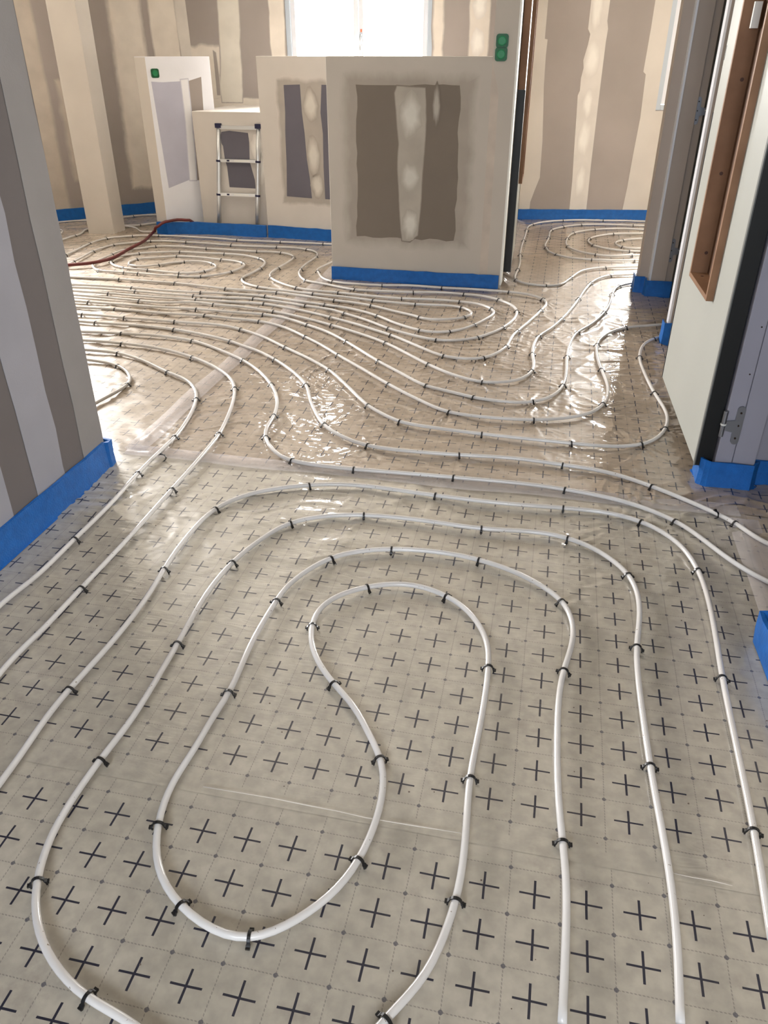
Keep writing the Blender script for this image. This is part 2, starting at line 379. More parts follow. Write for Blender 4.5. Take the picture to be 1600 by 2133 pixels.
# traced runs of pipe on the floor, in metres: x, y, 1 where a clip sits
PIPES = {
 'teardrop': [(0.502,0.685,0),(0.545,0.837,0),(0.572,0.966,0),(0.612,1.229,1),(0.639,1.38,0),(0.663,1.506,0),(0.696,1.644,1),(0.725,1.725,0),(0.763,1.851,0),(0.77,1.992,1),(0.699,2.138,0),(0.621,2.207,1),(0.514,2.246,0),(0.335,2.267,1),(0.106,2.329,0),(-0.069,2.358,1),(-0.213,2.351,0),(-0.332,2.303,1),(-0.415,2.198,0),(-0.489,2.059,1),(-0.538,1.896,0),(-0.574,1.659,1),(-0.624,1.368,0),(-0.659,1.253,1),(-0.689,1.125,0),(-0.699,1.036,0),(-0.689,0.946,1),(-0.667,0.879,0),(-0.616,0.803,0),(-0.52,0.725,1),(-0.419,0.684,0),(-0.33,0.62,0),(-0.2,0.57,0),(-0.06,0.62,0),(-0.003,0.691,1),(0.064,0.746,0),(0.111,0.834,0),(0.139,0.901,1),(0.161,0.986,0),(0.181,1.116,0),(0.194,1.201,1),(0.225,1.321,0),(0.254,1.441,0),(0.279,1.567,1),(0.289,1.663,0),(0.261,1.783,0),(0.191,1.882,1),(0.071,1.944,0),(-0.052,1.928,1),(-0.159,1.869,0),(-0.202,1.791,0),(-0.208,1.741,1),(-0.204,1.663,0),(-0.17,1.568,0),(-0.131,1.503,1),(-0.06,1.398,0),(-0.044,1.344,0),(-0.005,1.255,1),(-0.001,1.164,0),(-0.015,1.089,0),(-0.051,0.99,1),(-0.092,0.927,0),(-0.161,0.868,0),(-0.209,0.84,0),(-0.247,0.827,1),(-0.296,0.832,0),(-0.344,0.858,0),(-0.397,0.895,1),(-0.446,0.954,0),(-0.474,1.019,0),(-0.483,1.077,1),(-0.482,1.164,0),(-0.445,1.293,0),(-0.424,1.386,0),(-0.397,1.473,1),(-0.368,1.671,0),(-0.323,1.855,1),(-0.294,1.942,0),(-0.177,2.085,1),(-0.079,2.127,0),(0.027,2.138,1),(0.17,2.122,0),(0.308,2.075,1),(0.434,1.99,0),(0.499,1.914,0),(0.536,1.855,1),(0.545,1.758,0),(0.524,1.663,0),(0.477,1.554,1),(0.445,1.454,0),(0.387,1.164,0),(0.372,1.034,1),(0.362,0.946,0),(0.343,0.854,0),(0.302,0.685,0)],
 'arch': [(0.718,0.828,0),(0.781,1.062,1),(0.856,1.386,0),(0.889,1.526,1),(0.941,1.725,0),(0.971,1.851,0),(0.996,2.014,1),(0.985,2.176,0),(0.903,2.311,1),(0.793,2.376,0),(0.644,2.408,1),(0.437,2.44,0),(0.189,2.5,1),(-0.091,2.576,0),(-0.284,2.579,1),(-0.504,2.507,0),(-0.608,2.399,1),(-0.654,2.267,0),(-0.687,2.111,0),(-0.699,2.019,1),(-0.718,1.851,0),(-0.763,1.648,0),(-0.811,1.486,1),(-0.836,1.38,0),(-0.848,1.277,0),(-0.871,1.144,0)],
 'wall_a': [(-1.23,1.15,0),(-1.141,1.834,0),(-1.09,1.98,0),(-1.044,2.198,1),(-0.998,2.414,0),(-0.96,2.671,1),(-0.918,2.885,0),(-0.891,3.006,1),(-0.877,3.22,0),(-0.888,3.419,1),(-0.925,3.564,0),(-1.002,3.688,0),(-1.113,3.783,1),(-1.273,3.945,0),(-1.449,4.073,1),(-1.555,4.106,0),(-1.664,4.128,0),(-1.955,4.202,0),(-2.536,4.351,0)],
 'wall_b': [(-1.0,1.0,0),(-1.017,1.544,0),(-0.969,1.733,0),(-0.927,1.923,1),(-0.868,2.187,0),(-0.797,2.541,1),(-0.749,2.787,0),(-0.71,3.028,1),(-0.705,3.111,0),(-0.708,3.375,0),(-0.728,3.553,1),(-0.763,3.676,0),(-0.87,3.844,0),(-1.031,4.006,1),(-1.243,4.148,0),(-1.472,4.234,1),(-1.607,4.269,0),(-1.724,4.293,0),(-2.016,4.361,0),(-2.6,4.498,0)],
 'hall_a': [(1.9,1.45,0),(1.191,1.951,0),(1.023,2.311,1),(0.878,2.453,0),(0.68,2.545,1),(0.53,2.59,0),(0.271,2.641,1),(0.082,2.675,0),(-0.116,2.708,1),(-0.253,2.739,0),(-0.368,2.779,1),(-0.416,2.813,0),(-0.467,2.896,0),(-0.507,3.001,1),(-0.513,3.111,0),(-0.496,3.228,1),(-0.501,3.395,0),(-0.527,3.518,0),(-0.558,3.612,1),(-0.638,3.787,0),(-0.75,3.957,1),(-0.915,4.134,0),(-1.09,4.284,1),(-1.32,4.378,0),(-1.53,4.415,1),(-1.659,4.437,0),(-1.793,4.453,0),(-2.09,4.496,0),(-2.684,4.582,0)],
 'hall_b': [(2.1,1.75,0),(1.282,2.166,0),(1.225,2.305,1),(1.015,2.565,1),(0.869,2.686,0),(0.709,2.747,1),(0.534,2.803,0),(0.308,2.835,1),(0.123,2.865,0),(-0.066,2.919,1),(-0.153,2.983,0),(-0.218,3.055,0),(-0.266,3.13,1),(-0.312,3.268,0),(-0.345,3.395,0),(-0.384,3.6,1),(-0.461,3.774,0),(-0.581,3.968,1),(-0.692,4.106,0),(-0.808,4.212,0),(-0.874,4.278,1),(-1.061,4.399,0),(-1.244,4.494,1),(-1.501,4.576,0),(-1.749,4.626,1),(-1.878,4.66,0),(-2.171,4.725,0),(-2.756,4.856,0)],
 'hall_c': [(2.3,4.6,0),(1.9,4.42,0),(1.643,4.386,0),(1.541,4.317,1),(1.46,4.222,0),(1.374,4.005,1),(1.331,3.757,0),(1.303,3.503,1),(1.292,3.306,0),(1.277,3.215,0),(1.228,3.089,1),(1.158,2.989,0),(1.085,2.933,1),(1.0,2.912,0),(0.926,2.915,0),(0.782,2.945,1),(0.425,3.034,1),(0.236,3.092,0),(0.072,3.159,1),(0.0,3.238,0),(-0.077,3.348,1),(-0.186,3.6,0),(-0.284,3.813,1),(-0.405,3.99,0),(-0.548,4.166,1),(-0.696,4.355,0),(-0.847,4.494,1),(-0.982,4.578,0),(-1.273,4.644,1),(-1.46,4.696,0),(-1.606,4.725,1),(-1.74,4.766,0),(-1.886,4.796,1),(-1.936,4.802,0),(-2.231,4.856,0),(-2.821,4.965,0)],
 'hall_d': [(2.4,4.75,0),(1.696,4.589,0),(1.441,4.525,1),(1.321,4.433,0),(1.231,4.301,0),(1.195,4.213,1),(1.151,4.028,0),(1.125,3.817,1),(1.107,3.632,0),(1.084,3.514,0),(1.024,3.363,1),(0.946,3.265,0),(0.819,3.205,0),(0.67,3.185,1),(0.564,3.192,0),(0.297,3.268,1),(0.17,3.406,0),(0.022,3.612,1),(-0.112,3.826,0),(-0.249,4.039,1),(-0.353,4.212,0),(-0.455,4.355,1),(-0.602,4.542,0),(-0.759,4.655,1),(-0.947,4.714,0),(-1.119,4.775,1),(-1.388,4.82,0),(-1.715,4.908,1),(-1.845,4.931,0),(-2.004,4.955,0),(-2.3,5.003,0),(-2.892,5.099,0)],
 'room_a': [(3.6,5.95,0),(1.856,5.595,0),(1.797,5.578,0),(1.647,5.479,1),(1.572,5.337,0),(1.548,5.269,1),(1.465,5.019,0),(1.389,4.839,1),(1.236,4.571,0),(1.131,4.433,1),(1.049,4.238,0),(0.986,4.014,1),(0.936,3.783,0),(0.883,3.596,1),(0.802,3.458,0),(0.705,3.391,1),(0.641,3.378,0),(0.428,3.443,1),(0.306,3.53,0),(0.204,3.595,1),(0.092,3.761,0),(-0.031,3.948,1),(-0.212,4.265,1),(-0.339,4.455,0),(-0.462,4.578,1),(-0.604,4.714,0),(-0.757,4.795,1),(-0.97,4.847,0),(-1.198,4.911,1),(-1.419,4.95,0),(-1.709,5.017,0),(-1.936,5.075,1),(-2.062,5.105,0),(-2.353,5.178,0),(-2.935,5.323,0)],
 'room_b': [(3.6,6.25,0),(1.895,5.824,0),(1.783,5.802,0),(1.657,5.776,1),(1.558,5.692,0),(1.468,5.558,1),(1.382,5.372,0),(1.293,5.147,1),(1.098,4.709,1),(0.986,4.501,0),(0.895,4.366,1),(0.846,4.238,0),(0.807,4.063,1),(0.792,3.916,0),(0.764,3.801,1),(0.701,3.694,0),(0.613,3.644,0),(0.485,3.644,1),(0.349,3.748,0),(0.23,3.901,1),(0.011,4.244,1),(-0.14,4.413,0),(-0.315,4.575,1),(-0.485,4.714,0),(-0.698,4.858,1),(-0.928,4.964,0),(-1.107,5.013,1),(-1.261,5.075,0),(-1.444,5.052,0),(-1.616,5.105,1),(-1.871,5.186,0),(-2.121,5.259,0),(-2.408,5.347,0),(-2.982,5.522,0)],
 'mid_loop': [(-3.034,5.569,0),(-2.451,5.426,0),(-2.16,5.355,0),(-2.028,5.323,0),(-1.87,5.284,1),(-1.595,5.207,0),(-1.248,5.135,1),(-1.01,5.082,0),(-0.782,5.031,1),(-0.551,4.9,0),(-0.33,4.734,1),(-0.144,4.571,0),(-0.044,4.467,0),(0.042,4.383,1),(0.181,4.197,0),(0.316,4.027,1),(0.414,3.982,0),(0.534,3.99,1),(0.596,4.046,0),(0.685,4.185,1),(0.735,4.355,0),(0.788,4.464,1),(0.899,4.68,0),(0.997,4.885,1),(1.051,5.008,0),(1.071,5.087,0),(1.059,5.147,1),(1.012,5.229,0),(0.936,5.292,0),(0.849,5.324,1),(0.614,5.39,0),(0.402,5.427,1),(0.186,5.489,0),(-0.012,5.493,1),(-0.221,5.532,0),(-0.367,5.592,1),(-0.446,5.694,0),(-0.494,5.896,1),(-0.508,5.93,0),(-0.484,6.02,0),(-0.405,6.207,0),(-0.32,6.5,0),(-0.28,6.7,0),(-0.34,6.82,0),(-0.451,6.848,0),(-0.522,6.865,1),(-0.701,6.9,0),(-0.891,6.938,1),(-1.083,6.976,0),(-1.279,7.012,1),(-1.501,7.095,0),(-1.623,7.123,0),(-1.748,7.16,0),(-2.005,7.203,1),(-2.171,7.209,0),(-2.244,7.19,1),(-2.352,7.153,0),(-2.445,7.092,1),(-2.49,6.997,0),(-2.522,6.869,1),(-2.546,6.637,0),(-2.574,6.449,1),(-2.593,6.398,0),(-2.651,6.104,0),(-2.767,5.515,0)],
 'loop_s': [(-3.075,5.629,0),(-2.488,5.505,0),(-2.194,5.443,0),(-1.969,5.41,0),(-1.705,5.34,1),(-1.5,5.28,0),(-1.284,5.228,1),(-1.092,5.186,0),(-0.872,5.156,1),(-0.695,5.087,0),(-0.512,4.986,1),(-0.337,4.903,0),(-0.246,4.816,1),(-0.103,4.672,0),(0.024,4.511,1),(0.112,4.426,0),(0.293,4.295,1),(0.41,4.287,0),(0.535,4.337,1),(0.616,4.409,0),(0.709,4.526,1),(0.791,4.68,0),(0.843,4.858,1),(0.836,4.989,0),(0.803,5.067,0),(0.759,5.135,1),(0.655,5.229,0),(0.539,5.267,1),(0.377,5.314,0),(0.2,5.314,1),(0.008,5.341,0),(-0.203,5.379,1),(-0.319,5.455,0),(-0.435,5.542,0),(-0.565,5.628,1),(-0.621,5.778,0),(-0.634,5.864,0),(-0.63,5.963,1),(-0.591,6.183,0),(-0.541,6.367,1),(-0.535,6.443,0),(-0.564,6.561,0),(-0.639,6.642,1),(-0.744,6.71,0),(-0.901,6.738,1),(-1.116,6.774,0),(-1.298,6.807,1),(-1.518,6.885,0),(-1.706,6.931,1),(-1.879,6.974,0),(-2.025,6.974,1),(-2.148,6.912,0),(-2.299,6.817,1),(-2.353,6.702,0),(-2.396,6.569,1),(-2.406,6.388,0),(-2.428,6.212,1),(-2.439,6.09,0),(-2.447,5.99,0),(-2.473,5.691,0),(-2.524,5.093,0)],
 'loop_r': [(-3.148,5.703,0),(-2.559,5.59,0),(-2.264,5.534,0),(-2.217,5.522,1),(-1.992,5.482,0),(-1.754,5.432,1),(-1.52,5.362,0),(-1.253,5.311,1),(-1.044,5.281,0),(-0.797,5.214,1),(-0.57,5.098,0),(-0.383,5.008,1),(-0.199,4.911,0),(-0.042,4.767,1),(0.073,4.607,0),(0.205,4.474,1),(0.25,4.441,0),(0.313,4.433,0),(0.388,4.449,1),(0.466,4.496,0),(0.544,4.578,1),(0.636,4.714,0),(0.688,4.803,0),(0.702,4.876,0),(0.688,4.917,1),(0.632,5.018,0),(0.496,5.087,1),(0.366,5.127,0),(0.255,5.147,0),(0.116,5.158,1),(-0.089,5.223,0),(-0.304,5.301,1),(-0.361,5.323,0),(-0.487,5.36,0),(-0.611,5.43,1),(-0.721,5.542,0),(-0.822,5.698,1),(-0.838,5.756,0),(-0.838,5.864,0),(-0.805,5.997,1),(-0.757,6.159,0),(-0.717,6.35,1),(-0.747,6.443,0),(-0.837,6.521,1),(-0.936,6.553,0),(-1.047,6.566,1),(-1.363,6.654,0),(-1.483,6.679,1),(-1.715,6.755,0),(-1.93,6.768,1),(-2.077,6.654,0),(-2.158,6.637,0),(-2.205,6.465,1),(-2.234,6.319,0),(-2.261,6.193,0),(-2.249,6.099,0),(-2.206,6.008,0),(-2.139,5.919,1),(-1.933,5.86,1),(-1.82,5.835,1),(-1.666,5.787,0),(-1.503,5.754,1),(-1.412,5.731,0),(-1.335,5.735,1),(-1.23,5.793,0),(-1.143,5.876,1),(-1.104,5.952,0),(-1.07,6.066,0),(-1.071,6.124,0),(-1.091,6.164,1),(-1.21,6.256,0),(-1.289,6.275,1),(-1.466,6.355,0),(-1.663,6.394,1),(-1.833,6.343,0),(-1.959,6.297,1),(-1.987,6.231,0),(-1.992,6.155,0),(-1.965,6.099,1),(-1.902,6.054,0),(-1.815,6.057,0),(-1.737,6.099,1),(-1.659,6.164,0),(-1.563,6.208,1),(-1.465,6.219,0),(-1.383,6.197,0),(-1.322,6.136,1),(-1.279,6.067,0),(-1.27,6.004,0),(-1.295,5.953,0),(-1.344,5.898,1),(-1.412,5.846,0),(-1.521,5.842,1),(-1.641,5.882,0),(-1.777,5.938,1),(-1.885,5.963,0),(-1.978,5.999,1),(-2.06,6.072,0),(-2.118,6.146,0),(-2.138,6.212,1),(-2.146,6.328,0),(-2.098,6.428,0),(-1.995,6.5,1),(-1.829,6.543,0),(-1.673,6.555,1),(-1.499,6.514,0),(-1.299,6.483,1),(-1.155,6.443,0),(-0.986,6.317,1),(-0.935,6.231,0),(-0.921,6.147,0),(-0.938,5.986,1),(-0.99,5.81,0),(-1.033,5.673,1),(-0.988,5.552,0),(-0.876,5.449,1),(-0.737,5.379,0),(-0.482,5.274,1),(-0.257,5.197,0),(-0.075,5.113,1),(0.079,5.059,0),(0.202,5.022,1),(0.331,5.008,0),(0.439,4.989,0),(0.498,4.951,1),(0.549,4.895,0),(0.56,4.836,0),(0.537,4.767,0),(0.492,4.732,1),(0.433,4.7,0),(0.339,4.688,0),(0.236,4.7,0),(0.221,4.736,1),(0.076,4.855,0),(-0.082,4.989,1),(-0.204,5.059,0),(-0.33,5.113,1),(-0.536,5.214,0),(-0.73,5.306,1),(-0.925,5.36,0),(-1.098,5.405,1),(-1.289,5.485,0),(-1.483,5.557,1),(-1.642,5.597,0),(-1.911,5.668,1),(-2.091,5.699,0),(-2.292,5.731,1),(-2.352,5.748,0),(-2.647,5.803,0),(-3.237,5.914,0)],
 'stub': [(-2.422,4.344,0),(-1.876,4.095,0),(-1.603,3.971,0),(-1.483,3.932,0),(-1.39,3.874,1),(-1.316,3.783,0),(-1.277,3.7,0),(-1.262,3.608,1),(-1.295,3.51,0),(-1.352,3.371,0),(-1.459,3.091,0),(-1.672,2.53,0)],
 'far_w': [(-2.9,6.6,0),(-2.824,6.962,0),(-2.761,7.202,1),(-2.732,7.29,0),(-2.75,7.5,0),(-2.55,7.66,0),(-2.33,7.58,0),(-2.203,7.373,0),(-2.082,7.394,0),(-1.9,7.46,0)],
 'far_y': [(-2.45,7.68,0),(-2.419,7.656,0),(-2.304,7.698,1),(-2.174,7.805,0),(-1.9,7.8,0)],
 'far_x': [(-3.177,7.802,0),(-3.044,7.889,0),(-2.904,7.933,0),(-2.75,7.95,0),(-2.563,8.12,0),(-2.504,8.154,1),(-2.41,8.207,0),(-2.1,8.25,0)],
 'far_s': [(-3.3,7.45,0),(-3.08,7.565,0),(-2.992,7.485,1),(-2.942,7.419,0),(-2.921,7.328,0),(-2.94,7.24,0),(-3.3,7.1,0)],
 'ru1': [(4.2,7.95,0),(2.569,7.871,0),(2.35,7.917,0),(2.131,7.931,1),(1.921,7.954,0),(1.741,7.931,1),(1.553,7.861,0),(1.409,7.726,1),(1.346,7.595,0),(1.314,7.447,1),(1.216,7.002,1),(1.142,6.673,0),(1.1,6.441,1),(1.062,6.193,0),(1.011,5.956,1),(0.961,5.771,0),(0.947,5.646,1),(1.012,5.541,0),(1.136,5.487,1),(1.234,5.504,0),(1.358,5.705,1),(1.5,5.933,0),(1.687,6.018,1),(1.971,6.052,0),(3.6,6.5,0)],
 'ru2': [(3.8,7.5,0),(2.498,7.66,0),(2.356,7.682,1),(2.128,7.726,0),(1.871,7.713,1),(1.681,7.616,1),(1.574,7.509,0),(1.535,7.447,1),(1.453,7.107,1),(1.36,6.777,0),(1.361,6.708,1),(1.353,6.572,0),(1.396,6.451,1),(1.495,6.331,0),(1.643,6.275,1),(1.963,6.247,1),(2.048,6.26,0),(3.7,6.85,0),(4.0,7.15,0),(3.8,7.5,0)],
 'ru3': [(3.6,7.38,0),(2.437,7.467,0),(2.205,7.531,0),(1.948,7.488,1),(1.801,7.405,0),(1.714,7.324,1),(1.645,7.185,0),(1.611,7.077,1),(1.568,6.921,0),(1.55,6.76,1),(1.605,6.572,0),(1.711,6.457,1),(1.801,6.409,0),(1.996,6.419,1),(2.099,6.425,0),(3.5,6.98,0),(3.72,7.18,0),(3.6,7.38,0)],
 'ru4': [(3.4,7.27,0),(2.381,7.303,0),(2.069,7.283,1),(1.918,7.204,0),(1.803,7.077,1),(1.77,6.976,0),(1.777,6.806,1),(1.867,6.673,0),(2.021,6.582,1),(2.145,6.572,0),(3.35,7.06,0),(3.4,7.27,0)],
 'ru5': [(3.1,7.22,0),(2.31,7.088,0),(2.08,7.013,1),(2.003,6.939,0),(1.972,6.848,0),(2.002,6.735,1),(2.077,6.673,0),(2.187,6.69,0)],
}
HOSE = [(-2.9,5.95,0.02),(-2.479,6.011,0.03),(-2.444,6.025,0.03),(-2.261,6.097,0.03),(-2.148,6.241,0.03),(-2.104,6.566,0.03),(-2.06,6.903,0.03),(-2.073,7.32,0.03),(-2.05,7.28,0.07),(-1.96,7.31,0.115),(-1.86,7.345,0.125),(-1.76,7.38,0.115),(-1.7,7.42,0.06)]
EDGE1 = [(-0.408, 1.185), (-0.322, 1.168), (-0.245, 1.153), (-0.17, 1.135), (-0.105, 1.12), (-0.04, 1.103), (0.062, 1.083), (0.164, 1.064)]
EDGE2 = [(0.58, 0.973), (0.618, 0.962), (0.654, 0.955), (0.693, 0.944)]

# ================================================================== large structure
TH = -0.21
E1 = (math.cos(TH), math.sin(TH)); E2 = (-math.sin(TH), math.cos(TH))
def to_uv(x, y): return (x * E1[0] + y * E1[1], x * E2[0] + y * E2[1])

def struct(name, mb, mat, label=None):
    o = mb.build(name, mat); tag(o, label=label, kind='structure'); return o

floor = struct('floor', MB().prism([(-6.2, -3.0), (5.6, -3.0), (5.6, 9.4), (-6.2, 9.4)], -0.20, -0.022), M['board_greige'],
               'insulated floor slab laid with printed film')
struct('ceiling', MB().prism([(-6.2, -3.0), (5.6, -3.0), (5.6, 9.4), (-6.2, 9.4)], 2.60, 2.75), M['ceiling'], 'plasterboard ceiling over the rooms')
ground = MB().prism([(-30, 9.6), (30, 9.6), (30, 60), (-30, 60)], -0.6, -0.5).build('ground', M['gravel'])
tag(ground, 'pale ground outside beyond the windows', kind='structure')

CH = 2.60
rs = random.Random(11)
def jagged(u0, u1, z0, z1, amp, n, top=True, bottom=True, sides=True, rnd=rs, slope0=0.0, slope1=0.0):
    'outline of a trowelled patch: list of (u, z), slightly irregular edges'
    pts = []
    for i in range(n + 1):                      # left edge upward
        f = i / n; pts.append((u0 + slope0 * f + (rnd.uniform(-amp, amp) if sides else 0), z0 + (z1 - z0) * f))
    k = max(2, int(n * (u1 - u0) / max(z1 - z0, .01)) + 2)
    for i in range(1, k):
        f = i / k; pts.append((u0 + slope0 + (u1 + slope1 - u0 - slope0) * f, z1 + (rnd.uniform(-amp, amp) if top else 0)))
    for i in range(n + 1):
        f = 1 - i / n; pts.append((u1 + slope1 * f + (rnd.uniform(-amp, amp) if sides else 0), z0 + (z1 - z0) * f))
    for i in range(1, k):
        f = 1 - i / k; pts.append((u0 + (u1 - u0) * f, z0 + (rnd.uniform(-amp, amp) if bottom else 0)))
    return pts

def patch(pl, pts, mat, parent, d=0.0015, base=-0.004, name='joint_compound'):
    front = [pl.P(u, z, d) for u, z in pts]; back = [pl.P(u, z, base) for u, z in pts]
    n = len(pts)
    fs = [tuple(range(n)), tuple(range(2 * n - 1, n - 1, -1))] + [(i, (i + 1) % n, n + (i + 1) % n, n + i) for i in range(n)]
    return mesh_obj(name, front + back, fs, mat, parent)

def wall(name, A, B, z0, z1, th, mat, label, flip=False, hole=None, ext=(0, 0)):
    pl = Plane(A, B, flip); mb = MB(); u0, u1 = -ext[0], pl.L + ext[1]
    if hole is None:
        pl.box(mb, u0, u1, z0, z1, -th, 0)
    else:
        h0, h1, hz0, hz1 = hole
        pl.box(mb, u0, h0, z0, z1, -th, 0); pl.box(mb, h1, u1, z0, z1, -th, 0)
        pl.box(mb, h0, h1, z0, hz0, -th, 0); pl.box(mb, h0, h1, hz1, z1, -th, 0)
    o = mb.build(name, mat); tag(o, label, kind='structure')
    return o, pl

FZ = -0.022
def feather(pl, pts, mat, parent, w=0.03, d=0.0022, name='joint_compound', inset=0.5):
    'thin coat with a feathered rim around the outline pts'
    n = len(pts); P = [Vector(p) for p in pts]
    area = sum(P[i].x * P[(i + 1) % n].y - P[(i + 1) % n].x * P[i].y for i in range(n))
    sg = 1 if area > 0 else -1
    inner, outer = [], []
    for i in range(n):
        e1 = (P[i] - P[i - 1]); e2 = (P[(i + 1) % n] - P[i])
        if e1.length < 1e-6: e1 = e2
        if e2.length < 1e-6: e2 = e1
        t = (e1.normalized() + e2.normalized())
        t = t.normalized() if t.length > 1e-4 else e1.normalized()
        o = Vector((t.y, -t.x)) * sg
        inner.append(P[i] - o * w * inset); outer.append(P[i] + o * w * (1 - inset))
    vs = [pl.P(p.x, p.y, d) for p in inner] + [pl.P(p.x, p.y, d * .6) for p in outer]
    fs = [tuple(range(n))] + [(i, (i + 1) % n, n + (i + 1) % n, n + i) for i in range(n)]
    o = mesh_obj(name, vs, fs, mat, parent)
    at = o.data.attributes.new('feather', 'FLOAT', 'POINT')
    at.data.foreach_set('value', [1.0] * n + [0.0] * n)
    return o
def blot(pl, cu, cz, ru, rz, mat, parent, w=0.0, d=0.003, k=16):
    jit = [1 + rs.uniform(-.14, .14) for i in range(k)]
    vs = [pl.P(cu, cz, d)]; val = [1.0]
    for f, a in ((.45, .95), (.8, .55), (1.25, 0.0)):
        vs += [pl.P(cu + ru * f * jit[i] * math.cos(i * math.tau / k), cz + rz * f * jit[i] * math.sin(i * math.tau / k), d) for i in range(k)]; val += [a] * k
    fs = [(0, 1 + i, 1 + (i + 1) % k) for i in range(k)]
    for r in (0, 1): fs += [(1 + r * k + i, 1 + r * k + (i + 1) % k, 1 + (r + 1) * k + (i + 1) % k, 1 + (r + 1) * k + i) for i in range(k)]
    o = mesh_obj('joint_compound', vs, fs, mat, parent)
    at = o.data.attributes.new('feather', 'FLOAT', 'POINT'); at.data.foreach_set('value', val)
    return o
# --- near wall on the left
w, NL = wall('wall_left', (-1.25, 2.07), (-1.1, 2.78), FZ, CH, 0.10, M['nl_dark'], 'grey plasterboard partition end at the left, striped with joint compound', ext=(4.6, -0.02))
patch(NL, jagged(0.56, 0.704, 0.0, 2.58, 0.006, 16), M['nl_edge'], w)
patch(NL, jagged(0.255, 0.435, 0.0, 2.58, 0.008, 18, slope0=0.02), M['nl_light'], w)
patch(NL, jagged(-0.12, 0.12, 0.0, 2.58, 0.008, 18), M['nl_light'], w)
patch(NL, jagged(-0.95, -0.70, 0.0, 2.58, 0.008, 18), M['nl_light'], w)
# --- angled wall far left
w, FL = wall('wall_back_left', (-3.24, 7.95), (-1.954, 8.63), FZ, CH, 0.12, M['paper'], 'plasterboard wall behind the pillar with pale vertical joints', ext=(3.4, 0.0), hole=(-1.68, -0.16, 0.95, 2.15))
feather(FL, jagged(0.82, 1.11, 0.25, 2.58, 0.006, 14, slope0=0.03, slope1=0.03), M['f_compound'], w, 0.06)
feather(FL, jagged(1.21, 1.45, 0.0, 2.58, 0.006, 14), M['f_compound'], w, 0.03)
feather(FL, jagged(-0.10, 0.19, 0.0, 2.58, 0.006, 18), M['f_mid'], w, 0.04)
feather(FL, jagged(0.28, 0.34, 0.35, 1.2, 0.012, 10), M['f_mid'], w, 0.05)
# --- wall with the middle window
w, WW = wall('wall_back', (-1.954, 8.63), (1.31, 8.11), FZ, CH, 0.14, M['paper'], 'back plasterboard wall with the bright middle window', hole=(1.054, 2.422, 0.93, 2.16))
patch(WW, jagged(0.004, 0.11, 0.0, 2.58, 0.006, 18), M['compound'], w)
feather(WW, jagged(0.09, 0.41, 0.0, 1.475, 0.018, 14), M['f_compound'], w, 0.04, d=0.001)
feather(WW, [(.375, 1.0), (.37, 1.15), (.395, 1.3), (.405, 1.45), (.41, 1.6), (.42, 1.84), (.42, 2.58), (.62, 2.58), (.62, 1.84), (.615, 1.6), (.60, 1.5), (.60, 1.3), (.59, 1.1), (.58, 1.0)], M['f_solid'], w, 0.02)
feather(WW, [(.33, 1.06), (.365, 1.06), (.37, 1.2), (.36, 1.42), (.33, 1.44)], M['paper_strip'], w, 0.008, d=.003)
feather(WW, jagged(0.05, 1.06, 0.0, 1.04, 0.012, 8), M['f_compound'], w, 0.02, d=0.0012)
feather(WW, jagged(0.905, 1.045, 0.9, 2.58, 0.008, 14), M['f_compound'], w, .015, d=0.002)
feather(WW, jagged(2.43, 2.525, 0.0, 2.58, 0.014, 16), M['f_compound'], w, .03)
feather(WW, jagged(2.75, 2.93, 0.0, 2.58, 0.014, 16), M['f_compound'], w, .02)
for cz in (1.5, 1.78): blot(WW, 2.84, cz, .05, .09, M['f_white'], w)
patch(WW, jagged(3.05, 3.29, 0.0, 2.58, 0.01, 16), M['board_cream'], w)
# --- right-hand back wall
w, RB = wall('wall_back_right', (1.305, 8.09), (2.642, 8.04), FZ, CH, 0.14, M['paper'], 'back wall of the right room with one broad pale joint', ext=(0, 2.4), hole=(1.203, 2.60, 0.96, 2.16))
patch(RB, [(0.003, 0.0), (0.125, 0.0), (0.13, 0.16), (0.16, 0.26), (0.20, 0.38), (0.192, 0.7), (0.17, 1.0), (0.158, 1.15), (0.15, 1.40), (0.153, 1.52), (0.128, 1.525), (0.125, 2.0), (0.125, 2.58), (0.003, 2.58)], M['board_cream'], w)
patch(RB, [(0.52, 0.0), (0.515, 0.35), (0.50, 0.6), (0.485, 0.9), (0.475, 1.08), (0.49, 1.12), (0.487, 1.22), (0.50, 1.30), (0.49, 1.36), (0.515, 1.48), (0.525, 1.56), (0.50, 1.60), (0.50, 2.1), (0.50, 2.58),
           (0.665, 2.58), (0.665, 2.0), (0.66, 1.66), (0.675, 1.60), (0.67, 1.5), (0.67, 1.2), (0.672, 0.9), (0.675, 0.5), (0.682, 0.2), (0.685, 0.0)], M['compound'], w)
for cu, cz, ru, rz in ((0.57, 1.36, .055, .12), (0.56, 1.75, .04, .13), (0.575, 1.02, .035, .1), (0.58, 0.72, .05, .13), (0.59, 0.35, .04, .12)):
    blot(RB, cu, cz, ru, rz, M['f_white'], w)
patch(RB, [(1.03, 0.0), (1.05, 0.3), (1.06, 0.6), (1.075, 0.9), (1.065, 1.25), (1.04, 1.27), (1.05, 1.6), (1.06, 2.58), (1.203, 2.58), (1.203, 0.955), (2.65, 0.955), (2.65, 0.0)], M['board_cream'], w)
# --- partition between the rooms, running back from the full-height post
w, PT = wall('wall_middle', (0.825, 5.60), (1.305, 8.09), FZ, CH, 0.12, M['board_cream'], 'cream partition running back from the post between the two rooms')
